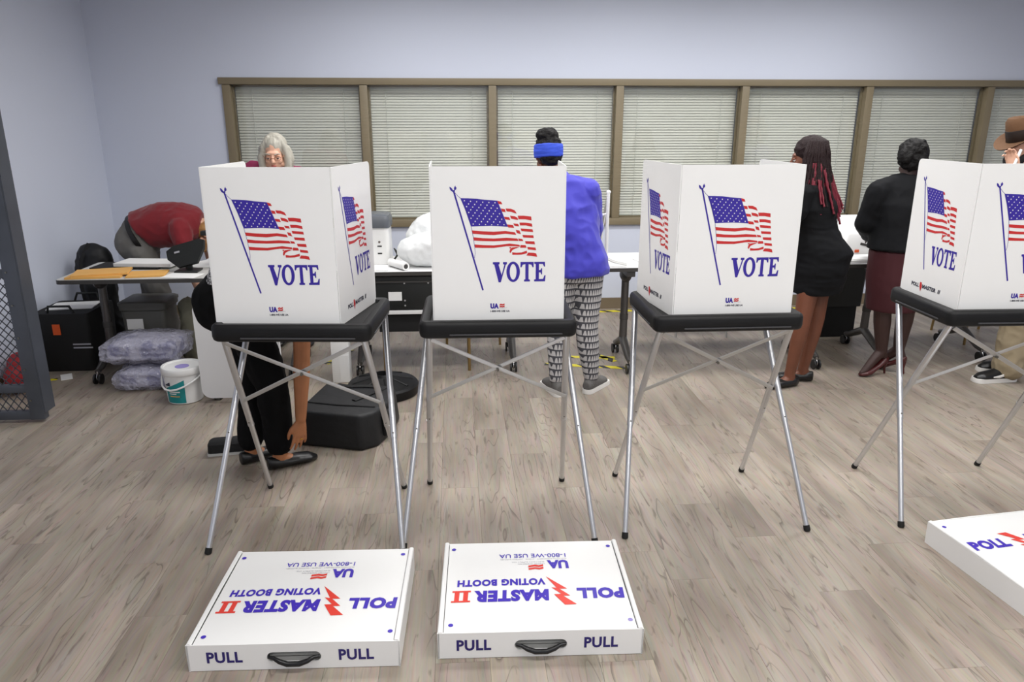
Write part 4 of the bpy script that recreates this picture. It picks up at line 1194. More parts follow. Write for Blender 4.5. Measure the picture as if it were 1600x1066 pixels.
sheet('paper', 'white sheet on the far right end of the right table', 'paper', (3.62, 5.25), 0.30, 0.22, TZ, 0, 'paper', 0.004)

# ================================================================== HAZARD TAPE ON THE FLOOR
def tape(x0, y0, x1, y1, w, label):
    d = Vector((x1 - x0, y1 - y0)); L = d.length
    o = obj('floor_tape', MB().box((0, 0, 0.0015), (L, w, 0.002)), 'tape', None, 0)
    o.location = ((x0 + x1) / 2, (y0 + y1) / 2, 0); o.rotation_euler = (0, 0, math.atan2(d.y, d.x))
    tag(o, label, 'tape', 'black and yellow floor tape')
tape(-2.60, 6.70, -1.75, 6.66, 0.05, 'yellow and black tape along the wall behind the red shirt')
tape(0.70, 6.64, 1.80, 6.68, 0.055, 'yellow and black tape along the wall behind the woman in blue')
tape(2.35, 6.62, 3.35, 6.66, 0.05, 'yellow and black tape along the wall behind the short black dress')
tape(0.62, 5.16, 1.22, 5.02, 0.05, 'front strip of yellow and black tape beside the blue shirt\'s shoes')
tape(0.98, 5.46, 1.14, 5.18, 0.05, 'short slanting strip of yellow and black tape beside the table caster')
tape(0.80, 5.32, 1.16, 5.27, 0.05, 'rear strip of yellow and black tape between the shoes and the table leg')
tape(-0.98, 5.28, -0.84, 5.62, 0.07, 'yellow and black tape showing beside the narrow white carton')
tape(-2.94, 5.00, -2.76, 5.08, 0.04, 'yellow and black tape near the red bag')

# ================================================================== PEOPLE
V = Vector
def basis(fwd, up=(0, 0, 1)):
    """columns: right-hand side of the body's own left/right axis, forward, up"""
    f = V(fwd).normalized(); u = V(up); r = f.cross(u).normalized(); u = r.cross(f).normalized()
    return Matrix((r, f, u)).transposed()

def head_parts(mb, c, B, s=1.0, ears=True):
    """head centred at c, columns of B = right, forward, up"""
    P = lambda x, y, z: V(c) + B @ V((x, y, z)) * s
    e = lambda p, r, rot=None: mb.ell(P(*p), [k * s for k in r], B if rot is None else B @ Euler(rot).to_matrix())
    e((0, -0.018, 0.030), (0.074, 0.093, 0.086))
    e((0, 0.035, -0.030), (0.060, 0.058, 0.082))
    e((0, 0.062, -0.088), (0.033, 0.030, 0.024))
    e((0, 0.074, 0.022), (0.048, 0.018, 0.013))
    for sx in (-1, 1):
        e((sx * 0.036, 0.066, -0.035), (0.022, 0.022, 0.02))
        e((sx * 0.055, 0.02, -0.07), (0.018, 0.035, 0.022))
        if ears: e((sx * 0.076, -0.012, -0.015), (0.009, 0.019, 0.031), (0.1, 0, 0))
    mb.cap(P(0, 0.088, 0.008), P(0, 0.108, -0.030), 0.009 * s, 0.014 * s)
    e((0, 0.098, -0.035), (0.019, 0.012, 0.010))
    e((0, 0.086, -0.062), (0.022, 0.010, 0.010))
    return P

def hand_parts(mb, w, B, side=1, curl=0.3, s=1.0, spread=0.06):
    """w wrist; columns of B = across the palm (towards the thumb), palm normal, towards the fingertips"""
    P = lambda x, y, z: V(w) + B @ V((x, y, z)) * s
    mb.rings([(P(0, 0, -0.01), B @ V((0.025, 0, 0)) * s, B @ V((0, 0.018, 0)) * s), (P(0.001, 0, 0.02), B @ V((0.031, 0, 0)) * s, B @ V((0, 0.016, 0)) * s),
              (P(0.002, 0, 0.055), B @ V((0.038, 0, 0)) * s, B @ V((0, 0.014, 0)) * s), (P(0, 0, 0.088), B @ V((0.037, 0, 0)) * s, B @ V((0, 0.011, 0)) * s)], 14)
    for k, (x0, L, z0) in enumerate(((0.028, 0.070, 0.086), (0.0095, 0.078, 0.091), (-0.0095, 0.073, 0.089), (-0.0275, 0.058, 0.082))):
        a = 0.0; p = V((x0, 0, z0 - 0.012)); sp = spread * (1.5 - k)
        pts = [p]; ang = 0.08
        for seg, f in enumerate((0.5, 0.3, 0.22)):
            d = V((sin(sp), -sin(ang) * 0.999, cos(ang)))
            p = p + d * (L * f + (0.012 if seg == 0 else 0)); pts.append(p); ang += curl * (1.0 + 0.12 * k)
        mb.chain([P(*q) for q in pts], [0.0092 * s, 0.0084 * s, 0.0076 * s, 0.0062 * s], 10)
    pts = [(0.022, -0.004, 0.022), (0.044, -0.010, 0.046), (0.052, -0.018, 0.074), (0.050, -0.024, 0.098)]
    mb.chain([P(*q) for q in pts], [0.014 * s, 0.0115 * s, 0.0098 * s, 0.0076 * s], 10)

def foot_parts(mb, a, d, L=0.205, w=0.034, z0=0.006):
    """bare foot under ankle a pointing along d"""
    d = V((d[0], d[1], 0)).normalized(); n = V((-d.y, d.x, 0)); a = V((a[0], a[1], 0))
    h = a - d * 0.045
    mb.rings([(h + V((0, 0, 0.040)), n * 0.024, V((0, 0, 0.03))), (h + d * 0.05 + V((0, 0, 0.045)), n * 0.032, V((0, 0, 0.042))),
              (h + d * L * 0.6 + V((0, 0, 0.029)), n * w, V((0, 0, 0.022))), (h + d * L * 0.85 + V((0, 0, 0.02)), n * w, V((0, 0, 0.012))), (h + d * L + V((0, 0, 0.018)), n * 0.02, V((0, 0, 0.007)))], 14)
    mb.cap(a + V((0, 0, 0.045)), a + V((0, 0, 0.10)), 0.036, 0.036)

def shoe(parent, a, d, mat, L=0.27, w=0.048, kind='flat', sole=None):
    d = V((d[0], d[1], 0)).normalized(); n = V((-d.y, d.x, 0)); a = V((a[0], a[1], 0)); U = V((0, 0, 1))
    h = a - d * 0.06
    mb = MB()
    if kind == 'sneaker':
        mb.rings([(h - d * 0.004 + U * 0.05, n * 0.028, U * 0.03), (h + d * 0.04 + U * 0.058, n * 0.040, U * 0.05), (h + d * 0.10 + U * 0.058, n * 0.042, U * 0.05),
                  (h + d * L * 0.6 + U * 0.046, n * w, U * 0.034), (h + d * L * 0.85 + U * 0.038, n * w, U * 0.026), (h + d * L + U * 0.03, n * 0.022, U * 0.012)], 18)
        mb.cap(h + d * 0.055 + U * 0.07, h + d * 0.06 + U * 0.10, 0.044, 0.042)
        o = bobj('shoe', blob(mb, 0.007, 4, name='shoe'), mat, parent)
        sb = MB(); out = []
        N = 26
        for k in range(N):
            t = 2 * pi * k / N; f = 0.5 - 0.5 * cos(t)
            ww = (0.036 + 0.016 * f) * (1 if sin(t) >= 0 else -1) * min(1, abs(sin(t)) * 1.7) ** 0.6
            out.append(h - d * 0.012 + d * (L + 0.022) * f + n * ww)
        sb.loft([[p + U * 0.001 for p in out], [p + U * 0.012 for p in out], [p + U * 0.030 - (p - a) * 0.02 for p in out]])
        obj('sole', sb, sole or 'sole_white', o, 50)
        return o
    if kind == 'flat':
        mb.rings([(h - d * 0.008 + U * 0.036, n * 0.024, U * 0.034), (h + d * 0.03 + U * 0.036, n * 0.041, U * 0.035), (h + d * 0.09 + U * 0.030, n * 0.044, U * 0.028),
                  (h + d * L * 0.58 + U * 0.030, n * (w + 0.002), U * 0.028), (h + d * L * 0.84 + U * 0.024, n * (w - 0.002), U * 0.023), (h + d * L + U * 0.014, n * 0.018, U * 0.012)], 18)
        return bobj('shoe', blob(mb, 0.006, 3, name='shoe'), mat, parent)
    # pump with a thin high heel
    hz = 0.085
    mb.rings([(h + U * (hz + 0.02), n * 0.022, U * 0.026), (h + d * 0.03 + U * (hz + 0.016), n * 0.034, U * 0.028), (h + d * 0.09 + U * (hz * 0.55 + 0.014), n * 0.036, U * 0.020),
              (h + d * 0.15 + U * 0.030, n * 0.042, U * 0.026), (h + d * 0.19 + U * 0.022, n * 0.040, U * 0.021), (h + d * 0.225 + U * 0.014, n * 0.014, U * 0.011)], 18)
    o = bobj('shoe', blob(mb, 0.006, 3, name='shoe'), mat, parent)
    obj('heel', MB().path([h + d * 0.014 + U * (hz + 0.005), h + d * 0.012 + U * 0.04, h + d * 0.004 + U * 0.002], [0.018, 0.009, 0.007], 10), mat, o)
    return o

def torso(mb, st, grow=0.0):
    """st: list of (centre, lateral axis, ventral axis, half width, half depth)"""
    mb.rings([(c, V(l).normalized() * (a + grow), V(f).normalized() * (b + grow)) for c, l, f, a, b in st], 24)

def limb(mb, pts, rs, grow=0.0): mb.chain([V(p) for p in pts], [r + grow for r in rs])

LEG_R = (0.085, 0.056, 0.040); CALF = 0.058
def leg_chain(h, k, a, slim=1.0):
    k, a = V(k), V(a); c = k + (a - k) * 0.3
    return [h, k, c, a], [0.088 * slim, 0.058 * slim, 0.058 * slim, 0.038 * slim]
def arm_chain(s, e, w, slim=1.0):
    e, w = V(e), V(w)
    return [s, e, e + (w - e) * 0.25, w], [0.050 * slim, 0.040 * slim, 0.041 * slim, 0.027 * slim]

def person(label, loc): return thing('person', label, 'person', loc)

def eyes(parent, P, B, skin='skin_fair'):
    for sx in (-1, 1):
        obj('eyelid', MB().ell(P(sx * 0.033, 0.0775, 0.0005), (0.0145, 0.0146, 0.0105), B), skin, parent)
        w = obj('eye', MB().ell(P(sx * 0.033, 0.077, -0.004), (0.0125, 0.0125, 0.0125), B), 'eye_white', parent)
        obj('iris', MB().ell(P(sx * 0.033, 0.0865, -0.0105), (0.006, 0.004, 0.006), B), 'eye_dark', w)

# ---------- 1: woman in black trousers bending over behind the leftmost booth
t = person('person in black trousers and black flats bending down behind the leftmost booth', (-1.0, 3.62, 0))
hL, kL, aL = (-1.10, 3.71, 0.84), (-1.045, 3.70, 0.47), (-1.085, 3.665, 0.09)
hR, kR, aR = (-1.03, 3.55, 0.84), (-0.925, 3.555, 0.47), (-0.925, 3.585, 0.09)
fL, fR = (0.72, 0.62), (0.86, 0.48)
X, Y, Z = V((1, 0, 0)), V((0, 1, 0)), V((0, 0, 1))
sp = [((-1.13, 3.63, 0.80), Y, X, 0.12, 0.09), ((-1.11, 3.63, 0.88), Y, X - Z * 0.3, 0.175, 0.15), ((-1.04, 3.63, 0.97), Y, X * 0.4 - Z, 0.165, 0.14),
      ((-0.93, 3.63, 1.02), Y, X * 0.2 - Z, 0.145, 0.115), ((-0.80, 3.63, 1.03), Y, -Z, 0.165, 0.12), ((-0.71, 3.63, 1.01), Y, -Z - X * 0.3, 0.15, 0.10), ((-0.66, 3.63, 0.985), Y, -Z - X * 0.5, 0.07, 0.065)]
sR, eR, wR = (-0.73, 3.50, 0.98), (-0.765, 3.535, 0.60), (-0.795, 3.535, 0.285)
sL, eL, wL = (-0.73, 3.76, 0.98), (-0.70, 3.84, 0.83), (-0.84, 3.78, 0.70)
body = MB(); torso(body, sp, -0.015)
for h, k, a, f in ((hL, kL, aL, fL), (hR, kR, aR, fR)):
    limb(body, *leg_chain(h, k, a, 0.9)); foot_parts(body, a, f)
limb(body, *arm_chain(sR, eR, wR)); limb(body, *arm_chain(sL, eL, wL))
body.cap((-0.69, 3.63, 1.0), (-0.61, 3.63, 0.93), 0.055, 0.05)
HB = basis((-0.3, 0, -1), (1, 0, -0.6)); head_parts(body, (-0.575, 3.63, 0.87), HB)
dR = (V(wR) - V(eR)).normalized(); dh = V((-0.12, -0.05, -1)).normalized()
Bh = Matrix((V((-0.8, -0.6, 0)).normalized(), V((0.6, -0.8, 0)).normalized(), dh)).transposed()
hand_parts(body, V(wR) + dR * 0.005, Bh, 1, 0.22, 0.98, 0.09)
dL = V((-1, -0.3, -0.35)).normalized()
hand_parts(body, V(wL) + dL * 0.005, Matrix((V((-0.3, 1, 0)).normalized(), V((-0.3, -0.1, 0.95)).normalized(), dL)).transposed(), 1, 0.3, 0.95)
bobj('body', blob(body, 0.0045, 4, name='body'), 'skin_brown', t)
tr = MB(); torso(tr, sp[:3], 0.012)
tr.ell((-1.13, 3.71, 0.87), (0.135, 0.10, 0.14)); tr.ell((-1.12, 3.55, 0.87), (0.135, 0.10, 0.14))
for h, k, a in ((hL, kL, aL), (hR, kR, aR)):
    k, a = V(k), V(a); limb(tr, [h, k, k + (a - k) * 0.4, a + Z * 0.045], [0.104, 0.082, 0.074, 0.066])
bobj('trousers', blob(tr, 0.009, 6, 0.012, 9, name='trousers'), 'black_trouser', t)
bl = MB(); torso(bl, sp[2:], 0.016); bl.rings([((-1.13, 3.63, 0.985), Y * 0.15, X * 0.09 + Z * 0.06), ((-1.02, 3.63, 0.99), Y * 0.19, X * 0.1 - Z * 0.16)], 20)
for s, e in ((sR, eR), (sL, eL)): limb(bl, [s, V(s) + (V(e) - V(s)) * 0.55], [0.075, 0.062])
bobj('blouse', blob(bl, 0.01, 5, 0.01, 9, name='blouse'), 'speckle_blouse', t)
hr = MB(); hr.ell(V((-0.575, 3.63, 0.87)) + HB @ V((0, -0.045, 0.045)), (0.088, 0.085, 0.095), HB); hr.ell(V((-0.575, 3.63, 0.87)) + HB @ V((0, -0.08, -0.02)), (0.08, 0.05, 0.09), HB)
bobj('hair', blob(hr, 0.008, 3, 0.01, 20, name='hair'), 'hair_black', t)
shoe(t, aL, fL, 'shoe_black', 0.25); shoe(t, aR, fR, 'shoe_black', 0.25)
q = V(wR) + Bh @ V((-0.0095, -0.003, 0.112)) * 0.98
obj('ring', MB().loft([[q + Bh @ V((r * cos(2 * pi * k / 14), r * sin(2 * pi * k / 14), zz)) for k in range(14)] for r, zz in ((0.0092, -0.003), (0.0104, -0.002), (0.0104, 0.002), (0.0092, 0.003))], cap=False, closed=True), 'gold', t)

# ---------- 2: grey-haired woman looking down
t = person('person with chin-length grey hair, glasses and a plum top looking down', (-1.29, 5.84, 0))
F = V((0, -1, 0)); lat = V((1, 0, 0))
sp = [((-1.30, 5.86, 0.78), lat, F, 0.13, 0.10), ((-1.30, 5.86, 0.90), lat, F, 0.175, 0.13), ((-1.295, 5.83, 1.04), lat, F - Z * 0.1, 0.15, 0.12),
      ((-1.29, 5.78, 1.22), lat, F - Z * 0.35, 0.17, 0.125), ((-1.305, 5.72, 1.335), lat, F - Z * 0.5, 0.15, 0.10), ((-1.28, 5.68, 1.395), lat, F - Z * 0.5, 0.075, 0.06)]
body = MB(); torso(body, sp, -0.012)
arms = []
for s in (-1, 1):
    h, k, a = (-1.30 + s * 0.085, 5.87, 0.83), (-1.30 + s * 0.09, 5.86, 0.46), (-1.30 + s * 0.10, 5.90, 0.09)
    limb(body, *leg_chain(h, k, a)); foot_parts(body, a, (s * 0.1, -1))
    sh, el, wr = (-1.315 + s * 0.155, 5.72, 1.335 - 0.02 * s), (-1.305 + s * 0.215, 5.66, 1.06), (-1.285 + s * 0.06, 5.42, 0.86)
    limb(body, *arm_chain(sh, el, wr)); arms.append((sh, el, wr, s))
    d = V((-s * 0.3, -0.9, -0.35)).normalized(); n = V((0, -0.35, 0.9)); n = (n - d * n.dot(d)).normalized()
    hand_parts(body, V(wr) + d * 0.004, Matrix(((-s * n.cross(d)).normalized(), n, d)).transposed(), s, 0.3, 0.95)
body.cap((-1.28, 5.67, 1.36), (-1.275, 5.60, 1.43), 0.056, 0.052)
HC = V((-1.272, 5.565, 1.485)); HB = basis((0.03, -1, -0.28), (0, 0, 1))
P = head_parts(body, HC, HB, 1.0)
bobj('body', blob(body, 0.006, 3, name='body'), 'skin_fair', t)
eyes(t, P, HB, 'skin_fair')
obj('lips', MB().ell(P(0, 0.0945, -0.061), (0.021, 0.006, 0.004), HB).ell(P(0, 0.0935, -0.068), (0.017, 0.006, 0.004), HB), 'lip', t)
for s in (-1, 1):
    obj('eyebrow', MB().path([P(s * 0.016, 0.093, 0.018), P(s * 0.034, 0.091, 0.023), P(s * 0.052, 0.080, 0.018)], 0.0035, 6), 'hair_grey', t)
gl = MB()
for s in (-1, 1):
    gl.path([P(s * 0.034 + 0.021 * cos(k * pi / 8), 0.100 - 0.010 * abs(s * 0.034 + 0.021 * cos(k * pi / 8)) / 0.055, -0.008 + 0.015 * sin(k * pi / 8)) for k in range(17)], 0.0017, 6)
    gl.path([P(s * 0.055, 0.092, -0.003), P(s * 0.076, 0.05, 0.0), P(s * 0.080, -0.01, 0.0)], 0.0016, 6)
gl.path([P(-0.014, 0.103, -0.005), P(0, 0.107, -0.002), P(0.014, 0.103, -0.005)], 0.0016, 6)
obj('glasses', gl, 'glasses_frame', t)
hr = MB(); E_ = lambda p, r: hr.ell(P(*p), r, HB)
E_((0, -0.036, 0.045), (0.086, 0.103, 0.086)); E_((0, -0.05, -0.02), (0.088, 0.075, 0.10))
for s in (-1, 1):
    hr.chain([P(s * 0.035, 0.0, 0.105), P(s * 0.070, 0.018, 0.055), P(s * 0.090, 0.025, -0.03), P(s * 0.086, 0.035, -0.10), P(s * 0.072, 0.045, -0.125)], [0.022, 0.022, 0.026, 0.027, 0.014])
    hr.chain([P(s * 0.084, -0.01, 0.03), P(s * 0.097, -0.015, -0.05), P(s * 0.092, -0.01, -0.125)], [0.026, 0.03, 0.018])
bobj('hair', blob(hr, 0.006, 3, 0.008, 26, (1, 1, 0.3), name='hair'), 'hair_grey', t)
bl = MB(); torso(bl, sp[1:], 0.014)
for sh, el, wr, s in arms: limb(bl, [sh, el, V(el) + (V(wr) - V(el)) * 0.7], [0.072, 0.056, 0.046])
bobj('top', blob(bl, 0.01, 5, 0.012, 9, name='top'), 'plum', t)
tr = MB(); torso(tr, sp[:2], 0.012)
for s in (-1, 1): limb(tr, [(-1.30 + s * 0.085, 5.87, 0.83), (-1.30 + s * 0.09, 5.86, 0.46), (-1.30 + s * 0.10, 5.89, 0.10)], [0.10, 0.078, 0.068])
bobj('trousers', blob(tr, 0.011, 5, 0.01, 9, name='trousers'), 'black_trouser', t)
for s in (-1, 1): shoe(t, (-1.30 + s * 0.10, 5.90, 0.09), (s * 0.1, -1), 'shoe_black')

# ---------- 3: person in a red shirt doubled over at the far left
t = person('person in a dark red shirt and grey trousers bent forward over the far left table', (-2.34, 5.86, 0))
sp = [((-2.40, 5.86, 0.74), Y, X, 0.13, 0.11), ((-2.41, 5.86, 0.83), Y, X - Z * 0.4, 0.17, 0.15), ((-2.35, 5.86, 0.91), Y, X * 0.7 - Z, 0.165, 0.15),
      ((-2.20, 5.855, 0.945), Y, X * 0.2 - Z, 0.165, 0.155), ((-2.05, 5.85, 0.955), Y, -Z, 0.18, 0.14), ((-1.96, 5.85, 0.96), Y, -Z, 0.15, 0.10), ((-1.92, 5.85, 0.955), Y, -Z, 0.07, 0.06)]
legs3 = [((-2.41, 5.94, 0.78), (-2.38, 5.93, 0.45), (-2.41, 5.95, 0.09), (1, -0.15)), ((-2.38, 5.78, 0.78), (-2.27, 5.75, 0.46), (-2.21, 5.74, 0.09), (0.9, -0.45))]
arms3 = [((-2.03, 5.68, 0.94), (-1.99, 5.64, 0.72), (-1.95, 5.65, 0.52)), ((-2.00, 6.01, 0.94), (-1.95, 6.02, 0.72), (-1.90, 5.98, 0.52))]
body = MB(); torso(body, sp, -0.012)
for h, k, a, f in legs3: limb(body, *leg_chain(h, k, a)); foot_parts(body, a, f)
for s, e, w in arms3:
    limb(body, *arm_chain(s, e, w)); d = (V(w) - V(e)).normalized()
    hand_parts(body, V(w) + d * 0.004, Matrix((V((1, 0, 0.1)).normalized(), V((0, 1, 0)), d)).transposed(), 1, 0.3, 0.95)
body.cap((-1.95, 5.85, 0.955), (-1.86, 5.84, 0.92), 0.055, 0.052)
HC = V((-1.85, 5.835, 0.87)); HB = basis((0.3, -0.05, -1), (1, 0, 0.35)); P = head_parts(body, HC, HB)
bobj('body', blob(body, 0.007, 3, name='body'), 'skin_fair', t)
eyes(t, P, HB, 'skin_fair')
hr = MB(); hr.ell(P(0, -0.03, 0.04), (0.085, 0.10, 0.09), HB); hr.ell(P(0, -0.06, -0.03), (0.085, 0.06, 0.10), HB)
for s in (-1, 1): hr.chain([P(s * 0.075, 0.02, 0.05), P(s * 0.085, 0.04, -0.02), P(s * 0.08, 0.09, -0.07)], [0.025, 0.028, 0.015])
bobj('hair', blob(hr, 0.008, 3, 0.01, 22, name='hair'), 'hair_blond', t)
sh = MB(); torso(sh, sp[2:], 0.018)
for s, e, w in arms3: limb(sh, [s, V(s) + (V(e) - V(s)) * 0.36], [0.082, 0.074])
bobj('shirt', blob(sh, 0.009, 5, 0.016, 8, name='shirt'), 'red_fabric', t)
tr = MB(); torso(tr, sp[:3], 0.006)
tr.ell((-2.43, 5.94, 0.82), (0.13, 0.095, 0.14)); tr.ell((-2.42, 5.78, 0.82), (0.13, 0.095, 0.14))
for h, k, a, f in legs3: limb(tr, [h, k, V(a) + Z * 0.03], [0.105, 0.086, 0.082])
bobj('trousers', blob(tr, 0.009, 5, 0.014, 8, name='trousers'), 'grey_trouser', t)
bb = MB(); rgs = []
u = V((-0.55, 0, 0.83))
for off, g in ((-0.016, 0.021), (0.016, 0.021)):
    cc = V((-2.375, 5.86, 0.875)) + V((0.75, 0, 0.35)).normalized() * off
    rgs.append((cc, Y * (0.165 + g), V((0.42, 0, -0.9)).normalized() * (0.15 + g)))
obj('belt', MB().rings(rgs, 28), 'belt', t)
for h, k, a, f in legs3: shoe(t, a, f, 'shoe_black')

# ---------- 4: woman in a blue shirt, seen from behind
t = person('person in a blue shirt, blue headband and patterned leggings, seen from behind', (0.74, 4.58, 0))
F = V((-0.15, 1, 0)); lat = V((1, 0.15, 0))
sp = [((0.735, 4.60, 0.74), lat, F, 0.14, 0.11), ((0.745, 4.60, 0.86), lat, F, 0.185, 0.145), ((0.715, 4.61, 1.02), lat, F, 0.155, 0.125),
      ((0.675, 4.64, 1.18), lat, F - Z * 0.2, 0.175, 0.125), ((0.645, 4.67, 1.32), lat, F - Z * 0.3, 0.165, 0.095), ((0.625, 4.69, 1.375), lat, F - Z * 0.3, 0.075, 0.06)]
legs4 = [((0.655, 4.60, 0.80), (0.640, 4.58, 0.45), (0.625, 4.54, 0.10), (-0.25, 1)), ((0.815, 4.60, 0.80), (0.815, 4.58, 0.45), (0.855, 4.575, 0.10), (0.62, 0.8))]
arms4 = [((0.815, 4.66, 1.285), (0.855, 4.74, 1.03), (0.72, 4.95, 0.90), 1), ((0.475, 4.66, 1.285), (0.40, 4.74, 1.04), (0.48, 4.95, 0.90), -1)]
body = MB(); torso(body, sp, -0.012)
for h, k, a, f in legs4: limb(body, *leg_chain(h, k, a)); foot_parts(body, a, f)
for s, e, w, q in arms4:
    limb(body, *arm_chain(s, e, w)); d = (V(w) - V(e)).normalized(); n = V((0, 0, 1)); n = (n - d * n.dot(d)).normalized()
    hand_parts(body, V(w) + d * 0.004, Matrix(((q * n.cross(d)).normalized(), n, d)).transposed(), q, 0.3, 0.95)
body.cap((0.625, 4.69, 1.35), (0.595, 4.72, 1.45), 0.056, 0.054)
HC = V((0.572, 4.735, 1.505)); HB = basis((-0.2, 1, -0.45), (0, 0, 1)); P = head_parts(body, HC, HB)
bobj('body', blob(body, 0.007, 3, name='body'), 'skin_dark', t)
eyes(t, P, HB, 'skin_dark')
hr = MB(); hr.ell(P(0, -0.025, 0.035), (0.081, 0.098, 0.090), HB); hr.ell(P(0, -0.055, -0.03), (0.07, 0.055, 0.06), HB)
hr.ell(HC + V((-0.008, -0.02, 0.118)), (0.070, 0.06, 0.042)); hr.ell(HC + V((0.005, -0.03, 0.09)), (0.05, 0.05, 0.04))
bobj('hair', blob(hr, 0.006, 2, 0.012, 40, name='hair'), 'hair_black', t)
hb = MB(); rg = []
for zz, k in ((-0.038, 1.0), (-0.034, 1.03), (0.0, 1.055), (0.036, 1.02), (0.04, 0.98)):
    rg.append((HC + V((0, -0.022, 0.022 + zz)), V((0.084, 0.012, 0.0)) * k, V((-0.014, 0.100, -0.012)) * k))
bobj('headband', blob(MB().rings(rg, 32), 0.005, 2, 0.004, 30, (0.4, 0.4, 2), name='headband'), 'headband', t)
sh = MB(); torso(sh, sp[2:], 0.02)
sh.rings([((0.755, 4.60, 0.785), lat.normalized() * 0.20, F.normalized() * 0.165), ((0.75, 4.60, 0.88), lat.normalized() * 0.195, F.normalized() * 0.165), ((0.715, 4.61, 1.04), lat.normalized() * 0.17, F.normalized() * 0.14)], 24)
for s, e, w, q in arms4: limb(sh, [s, e, V(e) + (V(w) - V(e)) * 0.6], [0.082, 0.072, 0.058])
limb(sh, [(0.645, 4.67, 1.335), (0.815, 4.665, 1.285)], [0.07, 0.08])
sh.rings([((0.632, 4.68, 1.36), lat.normalized() * 0.085, F.normalized() * 0.075), ((0.615, 4.695, 1.405), lat.normalized() * 0.075, F.normalized() * 0.068)], 20)
bobj('shirt', blob(sh, 0.008, 5, 0.02, 7, name='shirt'), 'blue_shirt', t)
tr = MB(); torso(tr, sp[:2], 0.008)
for h, k, a, f in legs4:
    k, a = V(k), V(a); limb(tr, [h, k, k + (a - k) * 0.35, a + Z * 0.01], [0.108, 0.076, 0.073, 0.050])
bobj('leggings', blob(tr, 0.009, 5, 0.004, 12, name='leggings'), 'legging', t)
for h, k, a, f in legs4: shoe(t, a, f, 'shoe_grey', 0.26, 0.045, 'sneaker')

# ---------- 5: woman with long red-tipped braids
t = person('person with long red-tipped braids in a short black dress and black flats', (2.28, 4.62, 0))
F = V((-0.75, 0.66, 0)).normalized(); lat = V((0.66, 0.75, 0))
sp = [((2.325, 4.63, 0.66), lat, F, 0.155, 0.145), ((2.335, 4.625, 0.80), lat, F, 0.185, 0.165), ((2.335, 4.62, 0.90), lat, F, 0.185, 0.175), ((2.275, 4.63, 1.05), lat, F, 0.145, 0.125),
      ((2.25, 4.635, 1.20), lat, F, 0.175, 0.13), ((2.24, 4.64, 1.315), lat, F, 0.165, 0.095), ((2.23, 4.645, 1.37), lat, F, 0.07, 0.058)]
legs5 = [((2.26, 4.57, 0.78), (2.225, 4.545, 0.44), (2.195, 4.575, 0.085), (-0.9, -0.25)), ((2.38, 4.68, 0.78), (2.375, 4.655, 0.44), (2.335, 4.68, 0.085), (-0.9, 0.25))]
arms5 = [((2.36, 4.77, 1.27), (2.37, 4.80, 1.02), (2.15, 4.90, 0.90), 1), ((2.11, 4.51, 1.27), (2.05, 4.50, 1.02), (1.92, 4.72, 0.92), -1)]
body = MB(); torso(body, sp, -0.015)
for h, k, a, f in legs5: limb(body, *leg_chain(h, k, a, 0.88)); foot_parts(body, a, f)
for s, e, w, q in arms5:
    limb(body, *arm_chain(s, e, w, 1.05)); d = (V(w) - V(e)).normalized(); n = V((0, 0, 1)); n = (n - d * n.dot(d)).normalized()
    hand_parts(body, V(w) + d * 0.004, Matrix(((q * n.cross(d)).normalized(), n, d)).transposed(), q, 0.3, 0.95)
body.cap((2.23, 4.645, 1.35), (2.21, 4.65, 1.44), 0.056, 0.054)
HC = V((2.195, 4.655, 1.495)); HB = basis((-0.85, 0.5, -0.25), (0, 0, 1)); P = head_parts(body, HC, HB)
bobj('body', blob(body, 0.007, 3, name='body'), 'skin_dark', t)
eyes(t, P, HB, 'skin_dark')
hr = MB(); hr.ell(P(0, -0.022, 0.036), (0.084, 0.10, 0.086), HB); hr.ell(P(0, -0.06, -0.02), (0.08, 0.06, 0.09), HB)
hp = bobj('hair', blob(hr, 0.007, 2, 0.008, 40, name='hair'), 'hair_braid', t)
br = MB().mat('hair_braid'); br.mat('hair_red'); br.mat('hair_braid')
random.seed(11)
bk = -F
for k in range(96):
    a = -1.75 + 3.4 * k / 95 + random.uniform(-0.06, 0.06)
    side = HB @ V((sin(a), -cos(a), 0)); side.z = 0; side.normalize()
    row = random.random()
    p0 = HC + V((0, 0, 0.118)) + side * 0.035 + bk * 0.02; pm_ = HC + V((0, 0, 0.088)) + side * (0.080 + 0.006 * row) + bk * 0.02; p1 = HC + V((0, 0, 0.03)) + side * (0.100 + random.uniform(-0.006, 0.008)) + bk * 0.012
    L = random.uniform(0.24, 0.40) * (1.0 if k > 22 else 0.7)
    tip = HC + side * (0.125 + random.uniform(-0.01, 0.03)) + V((0.07 * max(0, side.x) + random.uniform(-0.05, 0.05), -0.03 + random.uniform(-0.02, 0.02), -0.05 - L))
    pts = [p0, pm_, p1]; n = 15
    p2 = HC + V((0, 0, -0.08)) + side * 0.128
    for j in range(1, n + 1):
        f = j / n
        q = p1 * (1 - f) ** 2 + p2 * 2 * f * (1 - f) + tip * f * f
        pts.append(q + V((random.uniform(-1, 1), random.uniform(-1, 1), 0)) * 0.0025)
    rr = [0.006, 0.008, 0.0085] + [(0.0105 if j % 2 else 0.0072) * (1 - 0.3 * j / n) for j in range(1, n + 1)]
    red_from = random.choice((6, 8, 10, 11, 12, 99, 99)) if k > 12 else 99
    cut = min(len(pts) - 1, red_from)
    br.mat('hair_braid').path(pts[:cut + 1], rr[:cut + 1], 6)
    if cut < len(pts) - 1: br.mat('hair_red').path(pts[cut:], rr[cut:], 6)
b_ = obj('braids', br, None, t, 60); b_['kind'] = 'stuff'
dr = MB(); torso(dr, sp, 0.012)
